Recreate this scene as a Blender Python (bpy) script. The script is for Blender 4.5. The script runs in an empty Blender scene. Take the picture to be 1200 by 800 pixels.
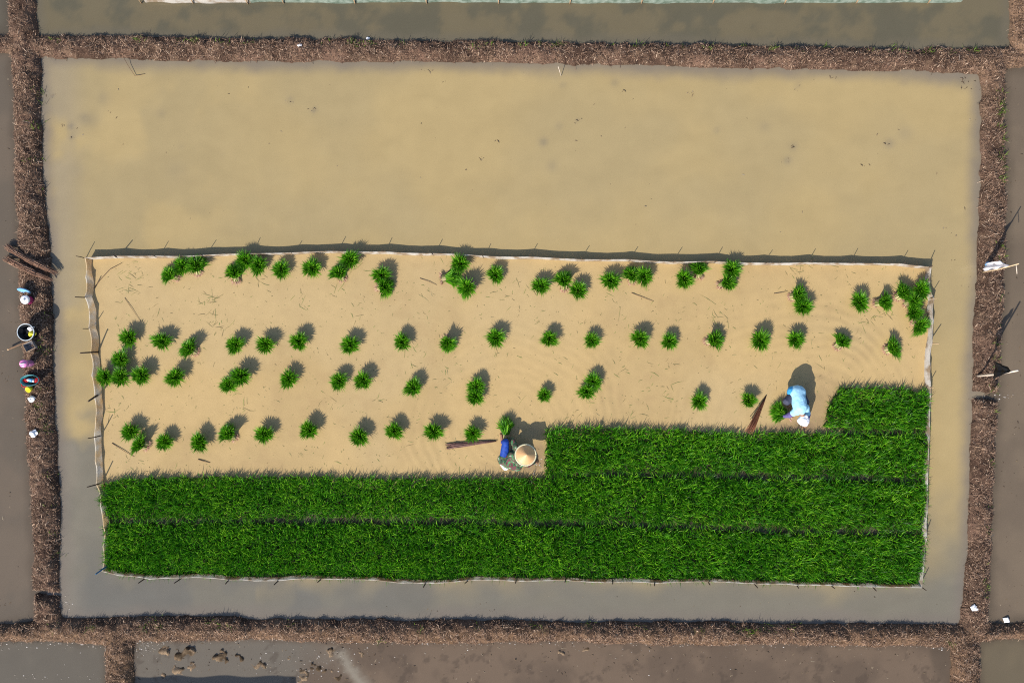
import bpy, bmesh, math, random
import numpy as np
from mathutils import Vector, Matrix

random.seed(7)
rng = np.random.default_rng(11)
scene = bpy.context.scene
COL = scene.collection

# ------------------------------------------------------------------ camera
H = 18.67            # drone height, 28 mm lens -> 24 m wide picture, 50 px (of 1200) per metre on the ground


def at(px, py, z=0.0):
    k = (H - z) / H
    return Vector(((px - 600) / 50 * k, (400 - py) / 50 * k, z))


cam_d = bpy.data.cameras.new('camera')
cam = bpy.data.objects.new('camera', cam_d)
COL.objects.link(cam)
cam.location = (0, 0, H)
cam.rotation_euler = (0, 0, 0)
cam_d.sensor_fit = 'HORIZONTAL'
cam_d.sensor_width = 36
cam_d.lens = 28
cam_d.clip_end = 3000
scene.camera = cam

# ------------------------------------------------------------------ light
ELEV = math.radians(39)
SH = Vector((0.54, 0.84, 0)).normalized()          # direction in which shadows fall
w = bpy.data.worlds.new('World')
scene.world = w
w.use_nodes = True
nt = w.node_tree
bg = nt.nodes['Background']
sky = nt.nodes.new('ShaderNodeTexSky')
sky.sky_type = 'NISHITA'
sky.sun_disc = False
sky.sun_elevation = ELEV
sky.sun_rotation = math.atan2(-SH.x, -SH.y)
nt.links.new(sky.outputs[0], bg.inputs[0])
bg.inputs[1].default_value = 0.13
sd = bpy.data.lights.new('sun', 'SUN')
sd.energy = 4.7
sd.angle = math.radians(0.5)
sd.color = (1.0, 0.93, 0.82)
sun = bpy.data.objects.new('sun', sd)
COL.objects.link(sun)
sun.rotation_euler = Vector((SH.x * math.cos(ELEV), SH.y * math.cos(ELEV), -math.sin(ELEV))).to_track_quat('-Z', 'Y').to_euler()
sun.location = (-10, -15, 20)
vs = scene.view_settings
vs.view_transform = 'Standard'
vs.look = 'None'
vs.exposure = 0.4
vs.gamma = 1
scene.cycles.use_denoising = False
scene.cycles.pixel_filter_type = 'BLACKMAN_HARRIS'
scene.cycles.filter_width = 1.1

# ------------------------------------------------------------------ helpers


def tag(o, label=None, cat=None, group=None, kind=None):
    if label: o['label'] = label
    if cat: o['category'] = cat
    if group: o['group'] = group
    if kind: o['kind'] = kind
    return o


def empty(name, loc, rz=0.0, label=None, cat=None, group=None):
    o = bpy.data.objects.new(name, None)
    o.empty_display_size = 0.1
    COL.objects.link(o)
    o.location = loc
    o.rotation_euler = (0, 0, rz)
    return tag(o, label, cat, group)


def link(name, me, mat=None, parent=None, world=False):
    o = bpy.data.objects.new(name, me)
    COL.objects.link(o)
    if mat is not None:
        me.materials.clear()
        me.materials.append(mat)
    if parent is not None:
        o.parent = parent
        if world:
            o.matrix_parent_inverse = (Matrix.Translation(parent.location) @ parent.rotation_euler.to_matrix().to_4x4()).inverted()
    return o


def np_mesh(name, V, faces_list, smooth=False):
    """faces_list: list of int arrays (n,k)"""
    me = bpy.data.meshes.new(name)
    V = np.asarray(V, dtype=np.float32)
    me.vertices.add(len(V))
    me.vertices.foreach_set('co', V.ravel())
    loops = np.concatenate([np.asarray(f, dtype=np.int32).ravel() for f in faces_list if len(f)])
    tot = np.concatenate([np.full(len(f), f.shape[1], dtype=np.int32) for f in faces_list if len(f)])
    start = np.concatenate([[0], np.cumsum(tot)[:-1]]).astype(np.int32)
    me.loops.add(len(loops))
    me.loops.foreach_set('vertex_index', loops)
    me.polygons.add(len(tot))
    me.polygons.foreach_set('loop_start', start)
    me.polygons.foreach_set('loop_total', tot)
    if smooth:
        me.polygons.foreach_set('use_smooth', np.ones(len(tot), dtype=bool))
    me.update(calc_edges=True)
    return me


def lattice_noise(x, y, cell, seed):
    """smooth value noise in [0,1]"""
    r = np.random.default_rng(seed)
    n = 512
    lat = r.random((n, n))
    u = x / cell + 157.3
    v = y / cell + 211.7
    iu = np.floor(u).astype(int)
    iv = np.floor(v).astype(int)
    fu = u - iu
    fv = v - iv
    fu = fu * fu * fu * (fu * (fu * 6 - 15) + 10)
    fv = fv * fv * fv * (fv * (fv * 6 - 15) + 10)
    a = lat[iu % n, iv % n]
    b = lat[(iu + 1) % n, iv % n]
    c = lat[iu % n, (iv + 1) % n]
    d = lat[(iu + 1) % n, (iv + 1) % n]
    return (a * (1 - fu) + b * fu) * (1 - fv) + (c * (1 - fu) + d * fu) * fv


def fbm(x, y, cell, seed, octv=4, gain=0.5):
    t = 0
    amp = 1.0
    s = 0
    for k in range(octv):
        t = t + amp * lattice_noise(x * math.cos(k) + y * math.sin(k), y * math.cos(k) - x * math.sin(k), cell, seed + k)
        s += amp
        amp *= gain
        cell /= 2.0
    return t / s


def sstep(a, b, x):
    t = np.clip((x - a) / (b - a), 0, 1)
    return t * t * (3 - 2 * t)


def in_poly(x, y, poly):
    inside = np.zeros(x.shape, dtype=bool)
    n = len(poly)
    for i in range(n):
        x0, y0 = poly[i]
        x1, y1 = poly[(i + 1) % n]
        c = ((y0 > y) != (y1 > y)) & (x < (x1 - x0) * (y - y0) / (y1 - y0 + 1e-12) + x0)
        inside ^= c
    return inside


# ------------------------------------------------------------------ materials


def mat(name):
    m = bpy.data.materials.new(name)
    m.use_nodes = True
    return m, m.node_tree, m.node_tree.nodes['Principled BSDF']


def simple(name, col, rough=0.6, var=0.15, scale=20.0, spec=0.3, bump=0.0):
    m, nt, b = mat(name)
    tc = nt.nodes.new('ShaderNodeTexCoord')
    no = nt.nodes.new('ShaderNodeTexNoise')
    no.inputs['Scale'].default_value = scale
    no.inputs['Detail'].default_value = 4
    nt.links.new(tc.outputs['Object'], no.inputs['Vector'])
    r = nt.nodes.new('ShaderNodeValToRGB')
    r.color_ramp.elements[0].position = 0.3
    r.color_ramp.elements[1].position = 0.7
    r.color_ramp.elements[0].color = tuple(c * (1 - var) for c in col) + (1,)
    r.color_ramp.elements[1].color = tuple(min(1, c * (1 + var)) for c in col) + (1,)
    nt.links.new(no.outputs['Fac'], r.inputs['Fac'])
    nt.links.new(r.outputs['Color'], b.inputs['Base Color'])
    b.inputs['Roughness'].default_value = rough
    b.inputs['Specular IOR Level'].default_value = spec
    if bump:
        bp = nt.nodes.new('ShaderNodeBump')
        bp.inputs['Strength'].default_value = bump
        bp.inputs['Distance'].default_value = 0.02
        nt.links.new(no.outputs['Fac'], bp.inputs['Height'])
        nt.links.new(bp.outputs['Normal'], b.inputs['Normal'])
    return m


def island_mat(name, stops, rough=0.6, spec=0.2, transl=0.0, noise=None):
    """colour varies from blade to blade (random per island)"""
    m, nt, b = mat(name)
    g = nt.nodes.new('ShaderNodeNewGeometry')
    r = nt.nodes.new('ShaderNodeValToRGB')
    cr = r.color_ramp
    while len(cr.elements) < len(stops):
        cr.elements.new(0.5)
    for e, (p, c) in zip(cr.elements, stops):
        e.position = p
        e.color = tuple(c) + (1,)
    nt.links.new(g.outputs['Random Per Island'], r.inputs['Fac'])
    col = r.outputs['Color']
    if noise:
        tc = nt.nodes.new('ShaderNodeTexCoord')
        no = nt.nodes.new('ShaderNodeTexNoise')
        no.inputs['Scale'].default_value = noise[0]
        no.inputs['Detail'].default_value = 3
        nt.links.new(tc.outputs['Object'], no.inputs['Vector'])
        rr = nt.nodes.new('ShaderNodeValToRGB')
        rr.color_ramp.elements[0].position = 0.35
        rr.color_ramp.elements[1].position = 0.65
        rr.color_ramp.elements[0].color = tuple(noise[1]) + (1,)
        rr.color_ramp.elements[1].color = tuple(noise[2]) + (1,)
        nt.links.new(no.outputs['Fac'], rr.inputs['Fac'])
        mx = nt.nodes.new('ShaderNodeMix')
        mx.data_type = 'RGBA'
        mx.blend_type = 'MULTIPLY'
        mx.inputs[0].default_value = 1
        nt.links.new(col, mx.inputs[6])
        nt.links.new(rr.outputs['Color'], mx.inputs[7])
        col = mx.outputs[2]
    nt.links.new(col, b.inputs['Base Color'])
    b.inputs['Roughness'].default_value = rough
    b.inputs['Specular IOR Level'].default_value = spec
    if transl:
        t = nt.nodes.new('ShaderNodeBsdfTranslucent')
        nt.links.new(col, t.inputs['Color'])
        mixs = nt.nodes.new('ShaderNodeMixShader')
        mixs.inputs[0].default_value = transl
        nt.links.new(b.outputs[0], mixs.inputs[1])
        nt.links.new(t.outputs[0], mixs.inputs[2])
        nt.links.new(mixs.outputs[0], nt.nodes['Material Output'].inputs['Surface'])
    return m


def attr_mat(name, rough=0.15, spec=0.5, grain=(60, 0.06), bump=0.0, bscale=12.0, mottle=(3.0, 0.06)):
    """colour of the silt read from the 'silt' attribute, broken up by fine noise"""
    m, nt, b = mat(name)
    a = nt.nodes.new('ShaderNodeAttribute')
    a.attribute_name = 'silt'
    tc = nt.nodes.new('ShaderNodeTexCoord')
    col = a.outputs['Color']
    for sc, v in (grain, mottle):
        no = nt.nodes.new('ShaderNodeTexNoise')
        no.inputs['Scale'].default_value = sc
        no.inputs['Detail'].default_value = 5
        nt.links.new(tc.outputs['Object'], no.inputs['Vector'])
        r = nt.nodes.new('ShaderNodeValToRGB')
        r.color_ramp.elements[0].position = 0.3
        r.color_ramp.elements[1].position = 0.7
        r.color_ramp.elements[0].color = (1 - v,) * 3 + (1,)
        r.color_ramp.elements[1].color = (1.0, 1.0, 1.0, 1)
        nt.links.new(no.outputs['Fac'], r.inputs['Fac'])
        mx = nt.nodes.new('ShaderNodeMix')
        mx.data_type = 'RGBA'
        mx.blend_type = 'MULTIPLY'
        mx.inputs[0].default_value = 1
        nt.links.new(col, mx.inputs[6])
        nt.links.new(r.outputs['Color'], mx.inputs[7])
        col = mx.outputs[2]
    nt.links.new(col, b.inputs['Base Color'])
    b.inputs['Roughness'].default_value = rough
    b.inputs['Specular IOR Level'].default_value = spec
    b.inputs['IOR'].default_value = 1.33
    if bump:
        no = nt.nodes.new('ShaderNodeTexNoise')
        no.inputs['Scale'].default_value = bscale
        no.inputs['Detail'].default_value = 4
        nt.links.new(tc.outputs['Object'], no.inputs['Vector'])
        bp = nt.nodes.new('ShaderNodeBump')
        bp.inputs['Strength'].default_value = bump
        bp.inputs['Distance'].default_value = 0.01
        nt.links.new(no.outputs['Fac'], bp.inputs['Height'])
        nt.links.new(bp.outputs['Normal'], b.inputs['Normal'])
    return m


M = {}
M['earth'] = attr_mat('earth', rough=0.85, spec=0.15, grain=(38, 0.45), bump=0.6, bscale=55, mottle=(6, 0.25))
M['water'] = attr_mat('muddy_water', rough=0.12, spec=0.5, grain=(45, 0.07), mottle=(2.2, 0.06))
M['bedmud'] = attr_mat('wet_silt', rough=0.35, spec=0.35, grain=(45, 0.12), bump=0.10, bscale=30, mottle=(4.0, 0.07))
M['straw'] = island_mat('dry_straw', [(0.0, (0.022, 0.013, 0.009)), (0.40, (0.092, 0.055, 0.038)), (0.75, (0.25, 0.155, 0.105)), (0.94, (0.43, 0.28, 0.19)), (1.0, (0.66, 0.50, 0.37))], rough=0.7)
GREEN = [(0.0, (0.008, 0.06, 0.002)), (0.35, (0.034, 0.19, 0.004)), (0.7, (0.092, 0.35, 0.008)), (1.0, (0.25, 0.54, 0.03))]
M['rice'] = island_mat('rice_leaf', GREEN, rough=0.4, spec=0.25, transl=0.28, noise=(0.8, (0.76, 0.84, 0.8), (1.18, 1.06, 1.0)))
M['bundle'] = island_mat('bundle_leaf', [(0.0, (0.013, 0.075, 0.002)), (0.4, (0.055, 0.24, 0.006)), (0.8, (0.14, 0.42, 0.012)), (1.0, (0.32, 0.58, 0.05))], rough=0.4, spec=0.25, transl=0.35)
M['stem'] = island_mat('pale_stem', [(0.0, (0.20, 0.26, 0.06)), (0.6, (0.42, 0.40, 0.16)), (1.0, (0.55, 0.42, 0.26))], rough=0.6, transl=0.1)
M['root'] = island_mat('root', [(0.0, (0.18, 0.07, 0.06)), (0.4, (0.40, 0.20, 0.15)), (1.0, (0.66, 0.46, 0.33))], rough=0.8)
M['loose'] = island_mat('loose_blade', [(0.0, (0.17, 0.13, 0.06)), (0.4, (0.24, 0.22, 0.09)), (0.75, (0.16, 0.23, 0.05)), (1.0, (0.36, 0.30, 0.16))], rough=0.6)
M['debris'] = island_mat('debris', [(0.0, (0.05, 0.035, 0.025)), (0.7, (0.15, 0.11, 0.07)), (1.0, (0.28, 0.23, 0.17))], rough=0.8)
M['weed'] = island_mat('weed_leaf', [(0.0, (0.05, 0.10, 0.01)), (1.0, (0.15, 0.24, 0.03))], rough=0.5, transl=0.2)
M['twigs'] = island_mat('twig_bark', [(0.0, (0.10, 0.055, 0.038)), (0.5, (0.27, 0.15, 0.10)), (1.0, (0.52, 0.33, 0.23))], rough=0.75)
M['redtwigs'] = island_mat('red_strip', [(0.0, (0.06, 0.022, 0.014)), (0.6, (0.15, 0.055, 0.028)), (1.0, (0.26, 0.11, 0.06))], rough=0.6)
M['purpletwigs'] = island_mat('soaked_strip', [(0.0, (0.07, 0.035, 0.033)), (0.6, (0.15, 0.08, 0.072)), (1.0, (0.26, 0.16, 0.13))], rough=0.6)
M['stake'] = simple('dark_stake', (0.055, 0.036, 0.026), 0.8, 0.4, 40)
M['bluestake'] = simple('blue_stake', (0.03, 0.10, 0.19), 0.5, 0.3, 40)
M['palestake'] = simple('bamboo_stake', (0.40, 0.27, 0.16), 0.6, 0.25, 40)
M['bamboo'] = simple('bamboo_pole', (0.58, 0.43, 0.27), 0.5, 0.25, 18)
M['palepole'] = simple('peeled_pole', (0.66, 0.56, 0.47), 0.55, 0.18, 18)
M['whitecloth'] = simple('white_cloth', (0.78, 0.75, 0.80), 0.7, 0.06, 12)
M['blackplastic'] = simple('black_plastic', (0.008, 0.009, 0.013), 0.5, 0.3, 15, spec=0.2)
M['whitebag'] = simple('white_plastic', (0.80, 0.80, 0.83), 0.4, 0.06, 30, spec=0.5)
M['yellow'] = simple('yellow_plastic', (0.72, 0.66, 0.03), 0.4, 0.15, 25, spec=0.5)
M['pink'] = simple('pink_plastic', (0.72, 0.22, 0.50), 0.35, 0.1, 25, spec=0.5)
M['mauve'] = simple('mauve_plastic', (0.34, 0.15, 0.30), 0.35, 0.15, 25, spec=0.5)
M['crimson'] = simple('crimson_plastic', (0.28, 0.02, 0.10), 0.35, 0.15, 25, spec=0.5)
M['red'] = simple('red_cloth', (0.45, 0.015, 0.02), 0.6, 0.2, 25)
M['teal'] = simple('teal_plastic', (0.02, 0.17, 0.20), 0.35, 0.15, 25, spec=0.5)
M['skyblue'] = simple('blue_plastic', (0.20, 0.48, 0.80), 0.35, 0.12, 25, spec=0.5)
M['greybox'] = simple('grey_plastic', (0.20, 0.20, 0.22), 0.5, 0.15, 25, spec=0.4)
M['rim'] = simple('pale_rim', (0.55, 0.60, 0.64), 0.4, 0.1, 25, spec=0.5)
M['wood'] = simple('brown_wood', (0.15, 0.09, 0.055), 0.7, 0.3, 20)
M['skin'] = simple('skin', (0.30, 0.16, 0.10), 0.55, 0.08, 15)
M['hair'] = simple('black_hair', (0.012, 0.010, 0.009), 0.5, 0.2, 60)
M['bluetrouser'] = simple('blue_cotton', (0.007, 0.045, 0.29), 0.7, 0.2, 14, bump=0.3)
M['greytrouser'] = simple('grey_cotton', (0.045, 0.05, 0.085), 0.75, 0.2, 14, bump=0.3)
M['purplesleeve'] = simple('purple_knit', (0.11, 0.085, 0.24), 0.75, 0.2, 20, bump=0.3)
M['shirtblue'] = simple('pale_blue_cotton', (0.33, 0.60, 0.80), 0.7, 0.16, 9, bump=0.35)
M['collar'] = simple('bright_blue_hem', (0.04, 0.30, 0.62), 0.7, 0.12, 9)
M['capwhite'] = simple('white_headcloth', (0.82, 0.81, 0.86), 0.75, 0.04, 14)
M['shade_roof'] = simple('shade_roof_blue', (0.03, 0.10, 0.16), 0.5, 0.2, 4)
M['hatpale'] = simple('pale_hat_rim', (0.70, 0.64, 0.42), 0.6, 0.12, 30)


def camo():
    m, nt, b = mat('camouflage_cotton')
    tc = nt.nodes.new('ShaderNodeTexCoord')
    no = nt.nodes.new('ShaderNodeTexNoise')
    no.inputs['Scale'].default_value = 8.5
    no.inputs['Detail'].default_value = 1.5
    no.inputs['Distortion'].default_value = 0.5
    nt.links.new(tc.outputs['Object'], no.inputs['Vector'])
    r = nt.nodes.new('ShaderNodeValToRGB')
    cr = r.color_ramp
    cr.interpolation = 'CONSTANT'
    st = [(0.0, (0.015, 0.025, 0.016)), (0.40, (0.03, 0.13, 0.05)), (0.46, (0.11, 0.035, 0.04)), (0.56, (0.045, 0.18, 0.07)), (0.66, (0.46, 0.38, 0.32))]
    while len(cr.elements) < len(st):
        cr.elements.new(0.5)
    for e, (p, c) in zip(cr.elements, st):
        e.position = p
        e.color = c + (1,)
    nt.links.new(no.outputs['Fac'], r.inputs['Fac'])
    nt.links.new(r.outputs['Color'], b.inputs['Base Color'])
    b.inputs['Roughness'].default_value = 0.8
    return m


M['camo'] = camo()


def sheeting(name, white, stain, lo, hi, transl=0.3, sc=2.2):
    m, nt, b = mat(name)
    tc = nt.nodes.new('ShaderNodeTexCoord')
    no = nt.nodes.new('ShaderNodeTexNoise')
    no.inputs['Scale'].default_value = sc
    no.inputs['Detail'].default_value = 6
    nt.links.new(tc.outputs['Object'], no.inputs['Vector'])
    r = nt.nodes.new('ShaderNodeValToRGB')
    r.color_ramp.elements[0].position = lo
    r.color_ramp.elements[1].position = hi
    r.color_ramp.elements[0].color = stain + (1,)
    r.color_ramp.elements[1].color = white + (1,)
    nt.links.new(no.outputs['Fac'], r.inputs['Fac'])
    nt.links.new(r.outputs['Color'], b.inputs['Base Color'])
    b.inputs['Roughness'].default_value = 0.4
    t = nt.nodes.new('ShaderNodeBsdfTranslucent')
    nt.links.new(r.outputs['Color'], t.inputs['Color'])
    ms = nt.nodes.new('ShaderNodeMixShader')
    ms.inputs[0].default_value = transl
    nt.links.new(b.outputs[0], ms.inputs[1])
    nt.links.new(t.outputs[0], ms.inputs[2])
    nt.links.new(ms.outputs[0], nt.nodes['Material Output'].inputs['Surface'])
    return m


M['sheet'] = sheeting('white_sheeting', (0.72, 0.68, 0.63), (0.44, 0.34, 0.24), 0.40, 0.58, 0.5, 5.0)
M['sheetstained'] = sheeting('stained_sheeting', (0.85, 0.80, 0.72), (0.80, 0.65, 0.43), 0.42, 0.58, 0.6, 2.5)
M['net'] = sheeting('green_netting', (0.30, 0.36, 0.31), (0.13, 0.18, 0.14), 0.35, 0.65, 0.2, 9.0)


def bamboo_hat():
    m, nt, b = mat('woven_bamboo')
    tc = nt.nodes.new('ShaderNodeTexCoord')
    wv = nt.nodes.new('ShaderNodeTexWave')
    wv.wave_type = 'RINGS'
    wv.rings_direction = 'Z'
    wv.inputs['Scale'].default_value = 14
    wv.inputs['Distortion'].default_value = 1.5
    nt.links.new(tc.outputs['Object'], wv.inputs['Vector'])
    r = nt.nodes.new('ShaderNodeValToRGB')
    r.color_ramp.elements[0].color = (0.55, 0.29, 0.12, 1)
    r.color_ramp.elements[1].color = (0.70, 0.44, 0.22, 1)
    nt.links.new(wv.outputs['Fac'], r.inputs['Fac'])
    nt.links.new(r.outputs['Color'], b.inputs['Base Color'])
    b.inputs['Roughness'].default_value = 0.5
    return m


M['hat'] = bamboo_hat()

# ------------------------------------------------------------------ terrain field
# px coordinates of the bund edges at water level
def ip(v, pts):
    a = np.array(pts, float)
    return np.interp(v, a[:, 0], a[:, 1])


TOPB = ([(-300, 38), (0, 42), (45, 42), (300, 46), (600, 49), (900, 54), (1100, 57), (1200, 54), (1500, 50)],
        [(-300, 62), (0, 63), (50, 69), (300, 71), (600, 74), (900, 81), (1140, 85), (1200, 79), (1500, 75)])
BOTB = ([(-300, 734), (0, 730), (70, 723), (200, 722), (400, 726), (600, 727), (900, 730), (1120, 731), (1200, 729), (1500, 727)],
        [(-300, 753), (0, 752), (80, 752), (120, 756), (160, 751), (300, 748), (400, 751), (500, 753), (600, 751), (900, 754), (1110, 757), (1160, 750), (1200, 748), (1500, 745)])
LEFB = ([(-300, 4), (0, 10), (60, 12), (100, 15), (200, 19), (300, 22), (400, 28), (500, 30), (600, 38), (690, 40), (760, 42)],
        [(-300, 36), (0, 42), (60, 48), (100, 50), (200, 48), (280, 57), (300, 59), (400, 62), (500, 66), (600, 70), (690, 70), (760, 76)])
RIGB = ([(60, 1147), (100, 1149), (200, 1149), (300, 1147), (400, 1142), (460, 1140), (500, 1140), (600, 1135), (700, 1129), (760, 1120)],
        [(60, 1180), (100, 1176), (200, 1178), (300, 1176), (400, 1171), (460, 1168), (500, 1166), (600, 1163), (700, 1157), (760, 1160)])


def bund_s(X, Y):
    """signed distance (m) into the bunds, >0 on a bund; and the crest height there"""
    px = X * 50 + 600
    py = 400 - Y * 50
    wob = (fbm(X, Y, 0.30, 3, 4, 0.6) - 0.5) * 6 + (fbm(X, Y, 1.8, 9, 2) - 0.5) * 4
    big = -1e3
    S = []
    hh = []
    u, l = ip(px, TOPB[0]), ip(px, TOPB[1])
    S.append(np.minimum(py - u, l - py)); hh.append(0.16)
    u, l = ip(px, BOTB[0]), ip(px, BOTB[1])
    S.append(np.minimum(py - u, l - py)); hh.append(0.19)
    l, r = ip(py, LEFB[0]), ip(py, LEFB[1])
    S.append(np.minimum(np.minimum(px - l, r - px), 745 - py)); hh.append(0.20)
    l, r = ip(py, RIGB[0]), ip(py, RIGB[1])
    S.append(np.minimum(np.minimum(np.minimum(px - l, r - px), py - 62), 750 - py)); hh.append(0.17)
    S.append(np.minimum(np.minimum(px - 1182, 1216 - px), 75 - py)); hh.append(0.17)
    S.append(np.minimum(np.minimum(px - 124, 157 - px), py - 735)); hh.append(0.20)
    S.append(np.minimum(np.minimum(px - 1114, 1147 - px), py - 738)); hh.append(0.18)
    # smooth union
    s = S[0]
    h = np.full(X.shape, hh[0])
    k = 9.0
    for a, q in zip(S[1:], hh[1:]):
        t = np.clip(0.5 + 0.5 * (a - s) / k, 0, 1)
        h = h * (1 - t) + q * t
        s = s * (1 - t) + a * t + k * t * (1 - t) * 0.5
    # two cuts that let the water through
    for cx, cy, wd, ln in ((1150, 463, 5, 30), (55, 694, 2.2, 40)):
        d = np.abs(py - cy - (px - cx) * 0.12) - wd
        m_ = np.abs(px - cx) < ln
        s = np.where(m_, np.minimum(s, np.maximum(d, -3)), s)
    return (s + wob) / 50.0, h


LUMPS = []
for cx, cy, r, h in ((194, 764, 5, .10), (210, 768, 6, .13), (225, 764, 4, .09), (234, 772, 5, .12), (229, 780, 6, .11), (207, 785, 7, .13), (190, 788, 6, .10),
                     (258, 770, 6, .13), (265, 777, 5, .11), (259, 762, 3, .09), (283, 772, 4, .10), (284, 779, 3, .08), (298, 777, 5, .10), (305, 780, 6, .12),
                     (355, 786, 9, .16), (382, 786, 8, .15), (370, 781, 6, .12), (397, 794, 9, .12), (350, 797, 9, .15), (388, 764, 4, .05), (340, 772, 3, .04), (352, 774, 3, .05),
                     (425, 766, 4, .05), (436, 763, 3, .05), (530, 772, 4, .05), (536, 776, 3, .05), (660, 765, 3, .04), (690, 760, 4, .05), (610, 777, 3, .05), (1160, 455, 2, .04)):
    LUMPS.append((cx, cy, r * 1.05, h * 0.42))
    for _ in range(3):
        LUMPS.append((cx + random.uniform(-7, 7), cy + random.uniform(-5, 5), r * random.uniform(.35, .6), h * random.uniform(.3, .5)))


def terrain(X, Y):
    s, hc = bund_s(X, Y)
    up = hc * (1 - np.exp(-np.maximum(s, 0) / 0.12)) * 1.08
    dn = -0.14 * (1 - np.exp(np.minimum(s, 0) / 0.35)) - 0.004
    z = np.where(s > 0, up, dn)
    rough = sstep(-0.06, 0.12, s)
    z = z + rough * ((fbm(X, Y, 0.16, 21, 3, 0.7) - 0.5) * 0.13 + (fbm(X, Y, 0.6, 31, 2) - 0.5) * 0.07)
    z = z + (1 - rough) * (fbm(X, Y, 0.5, 41, 3) - 0.5) * 0.03
    px = X * 50 + 600
    py = 400 - Y * 50
    lm = np.zeros_like(X)
    jit = (fbm(X, Y, 0.22, 55, 4, 0.65) - 0.5)
    for cx, cy, r, h in LUMPS:
        d = np.hypot(px - cx, py - cy) / r + jit * 2.6
        lm = np.maximum(lm, (h + 0.13) * np.exp(-np.maximum(d, 0) ** 3))
    z = z + lm * (0.75 + 0.9 * (fbm(X, Y, 0.09, 61, 3) - 0.5))
    return z, s


def grid(x0, x1, y0, y1, step):
    nx = int(round((x1 - x0) / step)) + 1
    ny = int(round((y1 - y0) / step)) + 1
    xs = np.linspace(x0, x1, nx)
    ys = np.linspace(y0, y1, ny)
    X, Y = np.meshgrid(xs, ys)
    i = np.arange(nx * ny).reshape(ny, nx)
    F = np.stack([i[:-1, :-1], i[:-1, 1:], i[1:, 1:], i[1:, :-1]], -1).reshape(-1, 4)
    return X, Y, F


def compact(V, F):
    used = np.unique(F)
    remap = np.full(len(V), -1)
    remap[used] = np.arange(len(used))
    return V[used], remap[F], used


def set_silt(me, C, gain=1.0):
    C = np.clip(np.asarray(C) * gain, 0, 1)
    a = me.attributes.new('silt', 'FLOAT_COLOR', 'POINT')
    C4 = np.ones((len(C), 4), dtype=np.float32)
    C4[:, :3] = C
    a.data.foreach_set('color', C4.ravel())


def mixc(a, b, t):
    t = np.asarray(t)[..., None]
    return np.asarray(a) * (1 - t) + np.asarray(b) * t


GX0, GX1, GY0, GY1 = -14.0, 14.0, -10.0, 10.0
X, Y, F = grid(GX0, GX1, GY0, GY1, 0.035)
Z, S = terrain(X, Y)
TZ, TS = Z, S
gxs, gys = X[0], Y[:, 0]


def ground_z(x, y):
    i = np.clip(np.searchsorted(gxs, x), 0, len(gxs) - 1)
    j = np.clip(np.searchsorted(gys, y), 0, len(gys) - 1)
    return float(TZ[j, i])


V = np.stack([X, Y, Z], -1).reshape(-1, 3)
n1 = fbm(X, Y, 0.5, 71, 4)
n2 = fbm(X, Y, 0.16, 72, 3)
pxG = X * 50 + 600
pyG = 400 - Y * 50
c = mixc((0.085, 0.055, 0.044), (0.19, 0.125, 0.10), sstep(0.32, 0.68, n1))
c = mixc(c, (0.26, 0.185, 0.14), 0.6 * sstep(0.52, 0.75, n2))
drier = sstep(1080, 1200, pxG) * sstep(150, 60, pyG)
c = mixc(c, (0.34, 0.235, 0.165), 0.6 * drier)
c = mixc(c, (0.26, 0.175, 0.115), 0.55 * sstep(726, 742, pyG))
wet = sstep(0.05, -0.01, Z) * (S > -0.15)
c = mixc(c, np.array((0.075, 0.055, 0.042)), 0.55 * wet)
c = mixc(c, (0.16, 0.125, 0.098), sstep(-0.10, -0.3, S))
lumpy = (S < -0.1) & (Z > 0.0)
c = np.where(lumpy[..., None], mixc((0.10, 0.075, 0.052), (0.36, 0.28, 0.205), sstep(0.3, 0.65, n2)), c)
Cc = c.reshape(-1, 3)
Sf = S.reshape(-1)
fs = Sf[F].max(axis=1)
fl = fs > -0.12
for nm, msk in (('levee', fl), ('paddy_ground', ~fl)):
    v, f, used = compact(V, F[msk])
    me = np_mesh(nm, v, [f], smooth=True)
    set_silt(me, Cc[used], np.array((0.98, 0.90, 0.80)))
    o = link(nm, me, M['earth'])
    tag(o, 'raised muddy earth bunds with dry straw between the paddies' if nm == 'levee' else 'soft brown mud bottom under the flooded paddies', kind='structure')
# far ground out to the horizon (ring of four sheets butting against the near grid)
B = 900.0
rv = [(-B, -B, -.10), (B, -B, -.10), (B, B, -.10), (-B, B, -.10), (GX0, GY0, -.10), (GX1, GY0, -.10), (GX1, GY1, -.10), (GX0, GY1, -.10)]
me = np_mesh('far_ground', rv, [np.array([[0, 1, 5, 4], [1, 2, 6, 5], [2, 3, 7, 6], [3, 0, 4, 7]])])
set_silt(me, np.full((8, 3), (0.13, 0.10, 0.075)))
tag(link('ground', me, M['earth']), 'brown paddy land stretching away beyond the fields', kind='structure')

# ------------------------------------------------------------------ water sheets


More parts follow.
